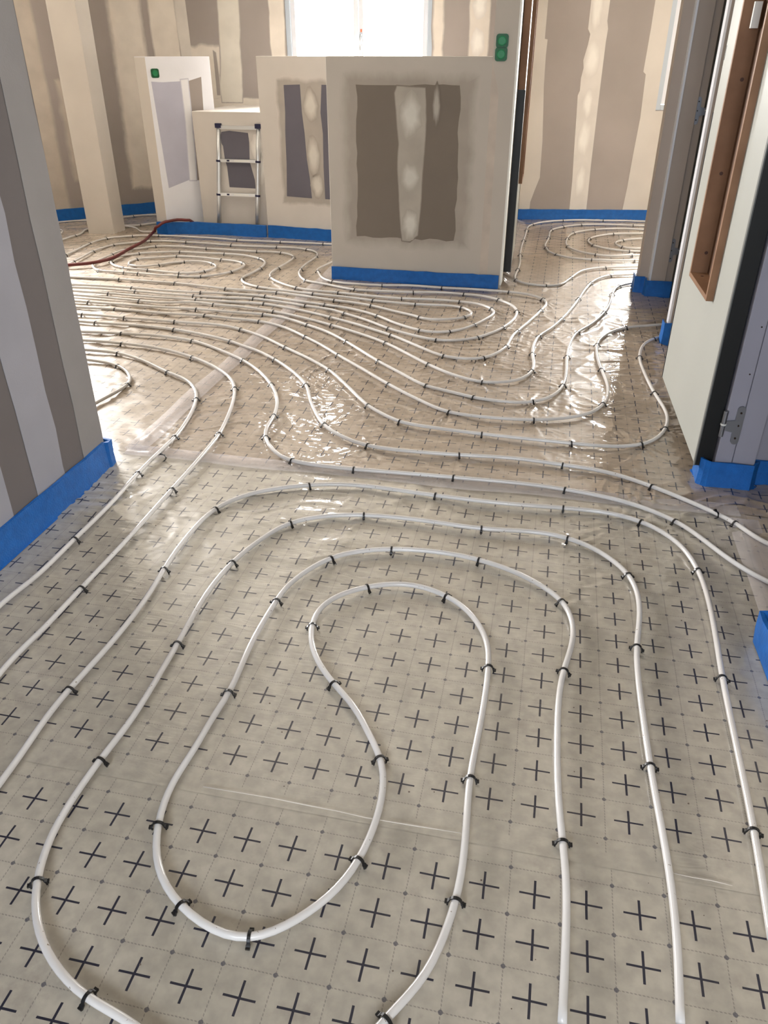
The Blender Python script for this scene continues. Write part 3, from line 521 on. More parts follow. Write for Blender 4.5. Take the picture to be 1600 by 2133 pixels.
# --- right side
w, RW = wall('wall_right', (1.28, 2.68), (1.645, 4.30), FZ, CH, 0.10, M['board_greige'], 'wall beside the open door between the two doorways', flip=True)
w, RN = wall('wall_right_near', (0.30, -1.9), (1.055, 1.63), FZ, CH, 0.14, M['board_greige'], 'near right wall up to the side doorway', flip=True)
w, RR = wall('wall_side_room', (1.38, 2.635), (5.3, 1.80), FZ, CH, 0.10, M['jamb_cool'], 'grey wall of the side room right of the door post')
w, RF = wall('wall_far_room', (1.80, 5.40), (5.3, 4.66), FZ, CH, 0.12, M['board_greige'], 'wall running right from the far door jamb')
# --- outer shell out of sight
wall('wall_west', (-5.9, -2.4), (-5.9, 6.7), FZ, CH, 0.12, M['board_cream'], 'outer wall far left')
wall('wall_east', (5.2, 8.1), (5.2, -2.4), FZ, CH, 0.12, M['board_cream'], 'outer wall far right')
wall('wall_front', (5.2, -2.3), (-5.9, -2.3), FZ, CH, 0.12, M['board_cream'], 'wall behind the camera with a window', hole=(4.1, 6.1, 0.85, 2.3))
w, LB = wall('wall_left_cross', (-1.65, 0.2), (-5.9, 0.2), FZ, CH, 0.1, M['board_cream'], 'cross wall left of the corridor')

# --- pillar
pil = [(-2.69, 7.36), (-2.45, 7.34), (-2.40, 7.52), (-2.64, 7.54)]
o = MB().prism(pil, FZ, CH).build('pillar', M['board_cream'], bevel=0.004)
tag(o, 'square cream pillar standing from floor to ceiling at the left', kind='structure')

# --- low partitions
def low_wall(name, A, B, h, th, mat, label, ext=(0, 0)):
    e = empty(name, (A[0], A[1], 0)); tag(e, label, kind='structure')
    pl = Plane(A, B); mb = MB(); pl.box(mb, -ext[0], pl.L + ext[1], FZ, h, -th, 0)
    mb.build('board_core', mat, e, bevel=0.003)
    return e, pl
# low partition in the middle foreground with the full-height post at its right end
e, CP = low_wall('trim_1', (-0.376, 5.749), (0.668, 5.515), 1.403, 0.10, M['board_greige'], 'breast-high partition with a dark grey panel, nearest in the middle', ext=(0, 0.01))
patch(CP, jagged(0.19, 0.885, 0.305, 1.245, 0.008, 14, slope0=0.012, slope1=-0.006), M['cp_dark'], e, d=0.001)
ring = jagged(0.12, 0.97, 0.27, 1.29, 0.012, 14)
feather(CP, ring, M['f_grey'], e, .08, d=0.0004)
feather(CP, [(0.515, 0.29), (0.497, 0.45), (0.49, 0.6), (0.478, 0.75), (0.485, 0.9), (0.47, 1.05), (0.455, 1.20), (0.47, 1.24), (0.54, 1.235), (0.655, 1.23), (0.665, 1.05), (0.66, 0.9), (0.65, 0.75), (0.645, 0.6), (0.64, 0.5), (0.625, 0.33), (0.57, 0.285)], M['f_mid2'], e, .014, d=0.0022)
for cu, cz, ru, rz in ((0.565, 1.07, .06, .11), (0.565, 0.70, .055, .07), (0.57, 0.40, .05, .08), (0.73, 1.13, .022, .10)):
    blot(CP, cu, cz, ru, rz, M['f_pale'] if ru > .03 else M['f_pale_dark'], e, d=.0034)
pa, pb = (0.668, 5.515), (0.8195, 5.481)
PO = Plane(pa, pb)
e = empty('trim_2', (0.7, 5.5, 0)); tag(e, 'full-height post right of the middle partition, carrying two green boxes', kind='structure')
PO.box(MB(), 0, 1, 0, 1, 0, 0)
mb = MB(); PO.box(mb, 0.0, PO.L - 0.006, FZ, CH, -0.125, 0.0); mb.build('post_core', M['board_greige'], e)
mb = MB(); PO.box(mb, PO.L - 0.012, PO.L, 0.02, CH, -0.127, 0.002); mb.build('corner_bead', M['label_white'], e)
patch(PO, [(0.0, 0.0), (0.055, 0.0), (0.05, 1.2), (0.0, 1.38)], M['compound_mid'], e, d=0.0006)
# second low partition
e, H2 = low_wall('trim_3', (-1.034, 7.235), (-0.453, 7.031), 1.396, 0.10, M['board_cream'], 'breast-high partition with dark stripes, behind the nearest one', ext=(0, 0.55))
feather(H2, jagged(0.175, 0.75, 0.295, 1.23, 0.012, 12), M['f_grey_h2'], e, .04, d=0.0004)
patch(H2, [(0.205, 0.35), (0.22, 0.6), (0.225, 0.85), (0.235, 1.0), (0.235, 1.195), (0.379, 1.2), (0.385, 1.0), (0.40, 0.85), (0.41, 0.65), (0.43, 0.5), (0.441, 0.345)], M['paper_grey'], e, d=0.0016)
patch(H2, [(0.565, 0.345), (0.56, 0.6), (0.565, 0.85), (0.55, 1.0), (0.568, 1.2), (0.75, 1.2), (0.75, 0.345)], M['paper_grey'], e, d=0.0016)
for cu, cz, ru, rz in ((0.47, 1.05, .055, .11), (0.47, 0.68, .05, .12), (0.50, 0.45, .05, .08)):
    blot(H2, cu, cz, ru, rz, M['f_pale_h2'], e)
# third low partition, turned away, left
e = empty('trim_4', (-1.96, 7.38, 0)); tag(e, 'breast-high white partition turned sideways with one green box, left of the ladder', kind='structure')
H1 = Plane((-1.965, 7.384), (-1.5, 7.712))
nb = H1.P(0, 0, 0)
MB().prism([(-1.965, 7.384), (-1.5, 7.712), (-1.565, 7.80), (-2.07, 7.43)], FZ, 1.392).build('board_core', M['compound_white'], e, bevel=0.003)
NF = Plane((-2.07, 7.43), (-1.965, 7.384))
patch(NF, [(0.002, 0.0), (NF.L - .004, 0.0), (NF.L - .004, 1.388), (0.002, 1.388)], M['board_cream'], e, d=0.0008)
patch(H1, [(0.056, 0.38), (0.04, 0.8), (0.025, 1.212), (0.12, 1.205), (0.28, 1.21), (0.275, 0.9), (0.262, 0.6), (0.262, 0.435)], mat_basic('plasterboard_paper_lilac', (186, 186, 200), 0.9, 0.2, var=0.04), e, d=0.001)
feather(H1, [(0.262, 0.43), (0.27, 0.6), (0.285, 0.9), (0.285, 1.22), (0.35, 1.225), (0.345, 0.9), (0.335, 0.6), (0.325, 0.425)], M['f_white_lilac'], e, .02, d=0.0025)
patch(H1, [(0.33, 0.425), (0.34, 0.6), (0.35, 0.9), (0.35, 1.21), (0.475, 1.24), (0.46, 0.9), (0.44, 0.7), (0.41, 0.42)], M['paper'], e, d=0.001)
# boxed-in duct behind the ladder
e = empty('trim_5', (-1.64, 7.49, 0)); tag(e, 'waist-high boxed duct with a slate grey patch behind the ladder', kind='structure')
LB2 = Plane((-1.66, 7.50), (-1.00, 7.36))
mb = MB(); LB2.box(mb, 0.0, 0.66, FZ, 0.985, -0.92, 0.0); mb.build('board_core', M['board_cream'], e, bevel=0.004)
patch(LB2, [(0.285, 0.385), (0.28, 0.55), (0.265, 0.62), (0.26, 0.72), (0.248, 0.74), (0.245, 0.80), (0.258, 0.83), (0.33, 0.84), (0.50, 0.825), (0.505, 0.75), (0.495, 0.6), (0.53, 0.45), (0.53, 0.38)], M['paper_grey'], e, d=0.001)
for cu, cz, ru, rz in ((0.57, 0.70, .04, .09), (0.595, 0.55, .03, .10)):
    blot(LB2, cu, cz, ru, rz, M['f_white'], e)

# ================================================================== windows
def window(name, pl, u0, u1, z0, z1, th, label, mull=None, handle=None):
    e = empty(name, tuple(pl.P((u0 + u1) / 2, z0, -th))); tag(e, label, kind='structure')
    fo = 0.045; d0, d1 = -th * .72, -0.012
    def fr(nm, a, b, c, d_, dd0, dd1, mat, bev=0.003):
        mb = MB(); pl.box(mb, a, b, c, d_, dd0, dd1); return mb.build(nm, mat, e, bevel=bev)
    fr('frame_side', u0, u0 + fo, z0, z1, d0, d1, M['alu_grey']); fr('frame_side', u1 - fo, u1, z0, z1, d0, d1, M['alu_grey'])
    fr('frame_sill', u0 + fo, u1 - fo, z0, z0 + fo, d0, d1, M['alu_grey']); fr('frame_head', u0 + fo, u1 - fo, z1 - fo, z1, d0, d1, M['alu_grey'])
    sashes = [(u0 + fo, u1 - fo)] if mull is None else [(u0 + fo, mull), (mull, u1 - fo)]
    for a, b in sashes:
        s = 0.042; q0, q1 = -th * .6, -0.030
        a += .003; b -= .003
        fr('sash_stile', a, a + s, z0 + fo + .003, z1 - fo - .003, q0, q1, M['pvc_white']); fr('sash_stile', b - s, b, z0 + fo + .003, z1 - fo - .003, q0, q1, M['pvc_white'])
        fr('sash_rail', a + s, b - s, z0 + fo + .003, z0 + fo + s, q0, q1, M['pvc_white']); fr('sash_rail', a + s, b - s, z1 - fo - s, z1 - fo - .003, q0, q1, M['pvc_white'])
        g = fr('glass_pane', a + s, b - s, z0 + fo + s, z1 - fo - s, -th * .46, -th * .42, M['glass'], 0)
    if handle:
        hu, hz = handle
        h = fr('window_handle', hu - .012, hu + .012, hz, hz + .055, -0.030, -0.022, M['alu_grey'])
        mb = MB(); mb.tube([pl.P(hu, hz + .03, -0.024), pl.P(hu, hz + .03, 0.012), pl.P(hu, hz - .015, 0.018), pl.P(hu, hz - .09, 0.018)], 0.008, 8)
        mb.build('handle_lever', M['alu'], e, smooth=True)
        fr('protective_tag', hu - .006, hu + .010, hz + .05, hz + .075, -0.03, -0.02, mat_basic('orange_tag', (226, 110, 70), 0.5))
    return e
window('window_1', WW, 1.054, 2.422, 0.93, 2.16, 0.14, 'bright two-leaf window above the low partitions', mull=1.737, handle=(1.76, 1.53))
window('window_2', RB, 1.203, 2.60, 0.96, 2.16, 0.14, 'grey-framed window at the right of the right room', mull=1.90)
window('window_3', FL, -1.68, -0.16, 0.95, 2.15, 0.12, 'window hidden behind the near left wall', mull=-0.92)
WF = Plane((5.2, -2.3), (-5.9, -2.3))
window('window_4', WF, 4.1, 6.1, 0.85, 2.3, 0.12, 'window behind the camera', mull=5.1)

# ================================================================== doors
def hinge(parent, pos, side, out, name='hinge'):
    'flag hinge: a plate let into the jamb, a tongue and a two-part barrel'
    s = Vector((*side, 0)).normalized(); o_ = Vector((*out, 0)).normalized(); p = Vector(pos); zup = Vector((0, 0, 1))
    mb = MB(); n = 10; vs = []; hw, hh = 0.014, 0.075
    ring = []
    for k in range(n): a = math.pi * k / (n - 1); ring.append((hw * math.cos(a), hh - hw + hw * math.sin(a)))
    for k in range(n): a = math.pi + math.pi * k / (n - 1); ring.append((hw * math.cos(a), -hh + hw + hw * math.sin(a)))
    c = p + s * 0.052
    f = [c + s * a + zup * b + o_ * 0.003 for a, b in ring]; g = [c + s * a + zup * b - o_ * 0.004 for a, b in ring]
    m = len(ring)
    mb.add(f + g, [tuple(range(m)), tuple(range(2 * m - 1, m - 1, -1))] + [(i, (i + 1) % m, m + (i + 1) % m, m + i) for i in range(m)])
    t0, t1 = p + s * 0.004, p + s * 0.05
    vs = []
    for oo in (0.0, 0.005):
        for a, b in ((t0, -0.022), (t1, -0.030), (t1, 0.022), (t0, 0.014)):
            vs.append(a + zup * b + o_ * oo)
    mb.hexa(vs)
    h = mb.build(name, M['steel'], parent)
    mb = MB().tube([p + zup * -0.045 + o_ * .006, p + zup * 0.055 + o_ * .006], 0.0085, 12)
    k = mb.build('hinge_barrel', M['steel'], parent, smooth=False)
    k.parent = h; k.location = (0, 0, 0)
    mb = MB().tube([p + zup * 0.000 + o_ * .006, p + zup * 0.006 + o_ * .006], 0.0105, 12)
    k = mb.build('hinge_collar', M['label_white'], parent); k.parent = h; k.location = (0, 0, 0)
    mb = MB()
    for dz in (-.05, 0.0, .05):
        mb.tube([c + zup * dz + o_ * .002, c + zup * dz + o_ * .0045], 0.004, 8)
    k = mb.build('hinge_screws', M['dark_void'], parent); k.parent = h; k.location = (0, 0, 0)
    return h

def door_leaf(name, A, B, face_left, label, vs0=0.26, vs1=0.655, vz0=0.622, H=2.07, black_far=True):
    'leaf standing open; A is the hinge end; the lined vision opening sits on the side facing the room'
    e = empty(name, (A[0], A[1], 0.07)); tag(e, label, kind='structure')
    pl = Plane(A, B, flip=face_left); W = pl.L; T = 0.045; z0, z1 = 0.07, H; vz1 = 1.86
    mb = MB()
    pl.box(mb, 0.0, vs0, z0, z1, -T, 0); pl.box(mb, vs1, W, z0, z1, -T, 0)
    pl.box(mb, vs0, vs1, z0, vz0, -T, 0); pl.box(mb, vs0, vs1, vz1, z1, -T, 0)
    mb.build('leaf_panel', M['door_white'], e)
    def b(nm, u0, u1, a, c, d0, d1, mat, bev=0.0015):
        mb = MB(); pl.box(mb, u0, u1, a, c, d0, d1); return mb.build(nm, mat, e, bevel=bev)
    pr = 0.026
    b('lining_board', vs0, vs0 + .018, vz0, vz1, -T - .01, pr, M['wood'])
    b('lining_board', vs1 - .018, vs1, vz0, vz1, -T - .01, pr, M['wood'])
    b('lining_board', vs0 + .018, vs1 - .018, vz0, vz0 + .018, -T - .01, pr, M['wood'])
    b('lining_board', vs0 + .018, vs1 - .018, vz1 - .018, vz1, -T - .01, pr, M['wood'])
    k = b('back_board', vs0 + .018, vs1 - .018, vz0 + .018, vz1 - .018, -T - .008, -T + .004, M['wood_dark'], 0)
    mb = MB()
    for uu, zz, dd in ((vs1 - .0195, 0.72, -.02), (vs1 - .0195, 1.02, -.015), (vs1 - .0195, 1.34, -.02)):
        mb.tube([pl.P(uu, zz, dd), pl.P(uu - .0008, zz, dd)], 0.007, 10)
    for uu in (vs0 + .10, vs1 - .08):
        mb.tube([pl.P(uu, vz0 + .0175, -.01), pl.P(uu, vz0 + .019, -.01)], 0.006, 10)
    tag(mb.build('knots', M['knot'], e), kind='stuff')
    g = b('finger_guard_and_gap_shade', -0.012, 0.0, z0, 1.215, -T - .014, 0.0, M['black_rubber'], 0.002)  # black guard, widened past the leaf to stand in for the gap's shadow
    b('finger_guard_bead', -0.014, 0.004, z0, 1.215, 0.0, 0.004, mat_basic('grey_guard_bead', (92, 94, 92), 0.5), 0.0)
    b('leaf_edge_band', -0.008, 0.0, 1.217, z1, -T, 0.0, M['wood'])
    if black_far: b('edge_seal', W, W + .007, z0, 1.215, -T, 0.002, M['black_rubber'], 0.0)
    b('lock_slot', W - .012, W - .006, 1.40, 1.45, -.002, .0006, M['black_rubber'], 0.0)
    return e, pl
A1 = (1.19, 2.648); B1 = (1.353, 3.571)
d1, LF = door_leaf('door_1', A1, B1, True, 'open white door with a wooden lined vision opening and black guard strip, at the right')
# label-like spacer on the lining
mb = MB(); LF.box(mb, 0.60, 0.618, 1.50, 1.58, -0.03, -0.005); mb.build('spacer_block', M['label_white'], d1)
# jamb (post) carrying the door
PJ = Plane((1.247, 2.607), (1.385, 2.577))
e = empty('trim_6', (1.222, 2.612, 0)); tag(e, 'pale steel door post with a flag hinge at the right', kind='structure')
mb = MB(); PJ.box(mb, 0.0, 0.060, 0.03, 2.2, -0.05, 0.0); mb.build('jamb_profile', M['jamb_cool'], e, bevel=0.003)
mb = MB(); PJ.box(mb, 0.0615, PJ.L, 0.03, 2.2, -0.05, -0.0015); mb.build('jamb_profile', M['jamb_cool'], e, bevel=0.003)
mb = MB(); PJ.box(mb, 0.002, PJ.L - .002, FZ, 2.19, -0.10, -0.05); mb.build('jamb_core', M['board_greige'], e)
hinge(e, PJ.P(-0.004, 0.255, 0.004), PJ.t, PJ.n)
mb = MB()
for zz in (0.45, 0.62, 0.80): mb.tube([PJ.P(0.045, zz, 0.0), PJ.P(0.045, zz, 0.001)], 0.003, 8)
tag(mb.build('screw_holes', M['dark_void'], e), kind='stuff')
# near jamb of the side doorway, just at the edge of the frame
NJ = Plane((1.055, 1.63), (1.21, 1.595), flip=True)
e = empty('trim_7', (1.06, 1.63, 0)); tag(e, 'near door jamb at the right edge', kind='structure')
mb = MB(); NJ.box(mb, 0.0, NJ.L, 0.03, 2.2, -0.04, 0.0); mb.build('jamb_profile', M['jamb_cool'], e, bevel=0.003)
# slim grooved profile beside the free end of the leaf
e = empty('trim_8', (1.59, 4.26, 0)); tag(e, 'slim grooved white profile showing past the free edge of the open door', kind='structure')
SP = Plane((1.588, 4.262), (1.645, 4.252))
for a, b_, d in ((0.0, 0.012, 0.0), (0.012, 0.030, -0.012), (0.030, 0.057, 0.0)):
    mb = MB(); SP.box(mb, a, b_, 0.03, 2.2, -0.06, d); mb.build('profile_rib', M['pvc_white'] if d == 0 else M['jamb_grey'], e)
# middle door, seen on its hinge edge
d2, LM = door_leaf('door_2', (0.905, 5.655), (1.075, 6.575), False, 'open door seen edge-on beside the post, black guard below and wood above')
# far jamb of the second side doorway
FJ = Plane((1.742, 5.385), (1.80, 5.372)); FK = Plane((1.785, 5.285), (1.945, 5.25))
e = empty('trim_9', (1.76, 5.4, 0)); tag(e, 'full-height far door jamb and wall end right of the right room', kind='structure')
mb = MB(); FJ.box(mb, 0.0, 0.10, 0.0, CH, -0.16, 0.0); mb.build('wall_end', M['jamb_grey'], e, bevel=0.002)
mb = MB(); FK.box(mb, 0.0, 0.012, 0.02, CH, -0.09, 0.002); mb.build('corner_bead', M['pvc_white'], e)
mb = MB(); FK.box(mb, 0.012, 0.105, 0.02, CH, -0.09, 0.0); mb.build('jamb_profile', M['jamb_grey'], e, bevel=0.002)
mb = MB(); FK.box(mb, 0.105, 0.150, 0.02, CH, -0.09, -0.012); mb.build('jamb_rebate', M['jamb_grey'], e, bevel=0.002)
for zz in (0.30, 1.12): hinge(e, FK.P(0.165, zz, -0.012), -FK.t, FK.n)
d3, LX = door_leaf('door_3', (1.965, 5.245), (2.85, 4.98), False, 'open door of the far side doorway, only its dark edge showing', black_far=False)

# ================================================================== floor film sheets
def smooth(t): return t * t * (3 - 2 * t)
class VN:
    def __init__(s, seed): s.g = np.random.RandomState(seed).rand(128, 128)
    def __call__(s, x, y):
        xi = np.floor(x).astype(int); yi = np.floor(y).astype(int); fx = smooth(x - xi); fy = smooth(y - yi)
        g = s.g; a = g[xi % 128, yi % 128]; b = g[(xi + 1) % 128, yi % 128]; c = g[xi % 128, (yi + 1) % 128]; d = g[(xi + 1) % 128, (yi + 1) % 128]
        return (a * (1 - fx) + b * fx) * (1 - fy) + (c * (1 - fx) + d * fx) * fy
vn = [VN(i) for i in range(8)]

def catmull(pts, step):
    'centripetal Catmull-Rom through 2-D points; returns samples and the sample index nearest each input point'
    P = [np.array(p[:2], float) for p in pts]
    P = [2 * P[0] - P[1]] + P + [2 * P[-1] - P[-2]]
    out = []; idx = []
    for i in range(1, len(P) - 2):
        p0, p1, p2, p3 = P[i - 1], P[i], P[i + 1], P[i + 2]
        t0 = 0; t1 = t0 + max(np.linalg.norm(p1 - p0), 1e-4) ** .5; t2 = t1 + max(np.linalg.norm(p2 - p1), 1e-4) ** .5; t3 = t2 + max(np.linalg.norm(p3 - p2), 1e-4) ** .5
        n = max(2, int(np.linalg.norm(p2 - p1) / step))
        idx.append(len(out))
        for k in range(n):
            t = t1 + (t2 - t1) * k / n
            A1_ = (t1 - t) / (t1 - t0) * p0 + (t - t0) / (t1 - t0) * p1; A2_ = (t2 - t) / (t2 - t1) * p1 + (t - t1) / (t2 - t1) * p2; A3_ = (t3 - t) / (t3 - t2) * p2 + (t - t2) / (t3 - t2) * p3
            B1_ = (t2 - t) / (t2 - t0) * A1_ + (t - t0) / (t2 - t0) * A2_; B2_ = (t3 - t) / (t3 - t1) * A2_ + (t - t1) / (t3 - t1) * A3_
            out.append((t2 - t) / (t2 - t1) * B1_ + (t - t1) / (t2 - t1) * B2_)
    idx.append(len(out)); out.append(P[-2])
    return out, idx

CURVES = {}
CLIPS = []                      # (pipe, ordinal, x, y, heading, curvature)
for nm, pts in PIPES.items():
    S_, ix = catmull(pts, 0.022)
    arr = np.array(S_)
    for _ in range(2):
        sm_ = arr.copy(); sm_[1:-1] = (arr[:-2] + 2 * arr[1:-1] + arr[2:]) / 4; sm_[2:-2] = (arr[:-4] + 2 * arr[1:-3] + 2 * arr[2:-2] + 2 * arr[3:-1] + arr[4:]) / 8; arr = sm_
    S_ = list(arr)
    CURVES[nm] = S_
    k = 0
    for p, i in zip(pts, ix):
        if p[2]:
            a = S_[max(i - 2, 0)]; b = S_[min(i + 2, len(S_) - 1)]
            a2 = S_[max(i - 7, 0)]; b2 = S_[min(i + 7, len(S_) - 1)]; m_ = S_[i]
            v1 = m_ - a2; v2 = b2 - m_
            cr = abs(v1[0] * v2[1] - v1[1] * v2[0]) / max(np.linalg.norm(v1) * np.linalg.norm(v2), 1e-6)
            k += 1
            CLIPS.append((nm, k, S_[i][0], S_[i][1], math.atan2(b[1] - a[1], b[0] - a[0]), cr))
CUV = [(*to_uv(c[2], c[3]), c[5]) for c in CLIPS]

def heights(U, V):
    w = np.clip((V - 1.25) / 1.35, 0, 1); w = 0.10 + 0.90 * smooth(w)
    h = 0.0022 * (vn[0](U * 3.1 + 7, V * 3.1) - .5) * (0.4 + w)
    patchy = np.clip(vn[1](U * 2.3, V * 2.3) * 1.7 - .35, 0.1, 1)
    warp = (vn[2](U * 4, V * 4) - .5) * 1.6
    r1 = 1 - np.abs(2 * vn[3](U * 2.6 + warp * .5, V * 17 + warp * 2) - 1)
    r2 = 1 - np.abs(2 * vn[4]((U - V * .5) * 9 + warp * 2, (V + U * .5) * 3.2) - 1)
    h = h + w * patchy * (0.0075 * r1 ** 4 + 0.0060 * r2 ** 4)
    r3 = 1 - np.abs(2 * vn[5](U * 14 + warp * 3, V * 30 + warp * 3) - 1)
    h = h + w * 0.0016 * r3 ** 3
    return h
def bursts(U, V, h):
    for k, (cu, cv, cr) in enumerate(CUV):
        if cv < 1.5: continue
        R = 0.30
        i0 = np.searchsorted(U[0], cu - R); i1 = np.searchsorted(U[0], cu + R)
        j0 = np.searchsorted(V[:, 0], cv - R); j1 = np.searchsorted(V[:, 0], cv + R)
        if i1 - i0 < 3 or j1 - j0 < 3: continue
        uu = U[j0:j1, i0:i1] - cu; vv = V[j0:j1, i0:i1] - cv
        r = np.sqrt(uu * uu + vv * vv) + 1e-5; ph = np.arctan2(vv, uu)
        rr = np.random.RandomState(k + 5)
        s = 0
        for n in (5, 8, 13, 19):
            s = s + (1 - np.abs(np.sin(n * ph * .5 + rr.rand() * 6.28 + (vn[6](uu * 8 + k, vv * 8) - .5) * 2.2 if n % 2 == 0 else n * ph + rr.rand() * 6.28 + (vn[6](uu * 8 + k, vv * 8) - .5) * 3))) ** 2.5 * (.4 + rr.rand()) / (n ** .3)
        amp = (0.0036 + 0.0170 * min(cr * 1.3, 1)) * np.clip((cv - 1.5) / 1.2, 0, 1) * (0.7 + .6 * rr.rand())
        h[j0:j1, i0:i1] += amp * np.clip(s, 0, 2.5) * (1 - np.exp(-r / .016)) * np.exp(-r / .105) * np.clip(1 - r / R, 0, 1)
    return h

def sheet(name, u0, u1, v0, v1, step, z, mat, label):
    us = np.arange(u0, u1 + step * .5, step); vs_ = np.arange(v0, v1 + step * .5, step)
    U, V = np.meshgrid(us, vs_)
    h = bursts(U, V, heights(U, V))
    h = np.clip(h, -0.009, 0.0125) + z
    ny, nx = U.shape
    co = np.stack([U, V, h], -1).reshape(-1, 3)
    idx = np.arange(nx * ny).reshape(ny, nx)
    q = np.stack([idx[:-1, :-1], idx[:-1, 1:], idx[1:, 1:], idx[1:, :-1]], -1).reshape(-1, 4)
    me = bpy.data.meshes.new(name)
    me.vertices.add(len(co)); me.vertices.foreach_set('co', co.ravel())
    me.loops.add(q.size); me.loops.foreach_set('vertex_index', q.ravel().astype(np.int32))
    me.polygons.add(len(q)); me.polygons.foreach_set('loop_start', (np.arange(len(q)) * 4).astype(np.int32))
    me.polygons.foreach_set('loop_total', np.full(len(q), 4, np.int32))
    me.update(calc_edges=True); me.validate()
    me.polygons.foreach_set('use_smooth', [True] * len(me.polygons))
    me.materials.append(mat)
    o = bpy.data.objects.new(name, me); link(o, floor); o.rotation_euler = (0, 0, TH)
    o['label'] = label
    return o
FA, FB = (160, 153, 140), (182, 174, 160)
m_a = film_mat('film_print_near', -1.0025, 0.970, FA, FB, 0.10, coat=.5, rough=0.25, dirt=.5, vmax=1.03)
m_b = film_mat('film_print_second', -0.6117, 1.1800, FA, FB, 0.35, coat=1.0, rough=0.09, dirt=.45, vmin=1.13, vmax=2.55)
m_d = film_mat('film_print_hall', -0.0500, 2.9650, (146, 131, 114), (168, 152, 134), 0.22, rough=0.05, dirt=.25)
m_c = film_mat('film_print_left', -1.7400, 2.8750, (158, 144, 127), (180, 165, 147), 0.30, rough=0.06, dirt=.25)
m_e = film_mat('film_print_side', 0.0200, 1.9000, (160, 146, 128), (176, 162, 144), 0.5, rough=0.2, dirt=.3)
sheet('film_sheet', -1.9, 0.74, -2.4, 1.075, 0.02, -0.002, m_a, 'nearest strip of printed film, flat, with large navy crosses')
sheet('film_sheet', -1.9, 0.75, 1.06, 2.62, 0.011, -0.0015, m_b, 'second strip of printed film, from the bare band to the grey seam tape')
sheet('film_sheet', -5.2, -1.615, 2.60, 8.6, 0.017, -0.001, m_c, 'wrinkled printed film beyond the seam, under the left pipes')
sheet('film_sheet', -1.63, 2.2, 2.60, 5.2, 0.0075, -0.0015, m_d, 'heavily wrinkled glossy film across the middle of the floor')
sheet('film_sheet', -1.63, 3.3, 5.19, 8.6, 0.017, -0.001, m_d, 'printed film in the far part of both rooms')
sheet('film_sheet', 0.745, 4.5, -1.5, 2.66, 0.02, -0.003, m_e, 'printed film in the side room beyond the doorway')

def ribbon(name, pts, width, z, mat, label, parent):
    vs, fs = [], []
    n = len(pts)
    for i, p in enumerate(pts):
        a = Vector(pts[max(0, i - 1)]); b = Vector(pts[min(n - 1, i + 1)]); t = (b - a).normalized(); s = Vector((-t.y, t.x)) * width / 2
        w_ = 1 + .06 * math.sin(i * 1.7)
        for k, zz in ((-1, z), (1, z)):
            vs.append((p[0] + s.x * k * w_, p[1] + s.y * k * w_, zz + 0.0006 * math.sin(i * 2.1 + k)))
    for i in range(n - 1): fs.append((2 * i, 2 * i + 1, 2 * i + 3, 2 * i + 2))
    o = mesh_obj(name, vs, fs, mat, None, True); o.parent = parent; o['label'] = label
    sm = o.modifiers.new('thickness', 'SOLIDIFY'); sm.thickness = 0.0006; sm.offset = 0
    return o
def from_uv(u, v): return (u * E1[0] + v * E2[0], u * E1[1] + v * E2[1])
ribbon('seam_tape', [from_uv(-1.65 + i * .12, 2.615 + .006 * math.sin(i)) for i in range(21)], 0.085, 0.0065, M['tape'], 'greyish tape over the seam crossing the floor', floor)
ribbon('seam_tape', [from_uv(-1.62 + .005 * math.sin(i), 2.62 + i * .14) for i in range(30)], 0.095, 0.0085, M['tape'], 'greyish tape over the lengthwise seam at the left', floor)
ribbon('seam_tape', [from_uv(0.755 + .004 * math.sin(i), 1.0 + i * .12) for i in range(14)], 0.10, 0.0060, M['tape'], 'greyish tape across the side doorway', floor)

ribbon('film_edge', EDGE1, 0.0022, 0.0045, M['compound'], 'thin bright crease of the film in the bare band', floor)
ribbon('film_edge', EDGE2, 0.0020, 0.0045, M['compound'], 'short bright crease of the film near the right edge', floor)
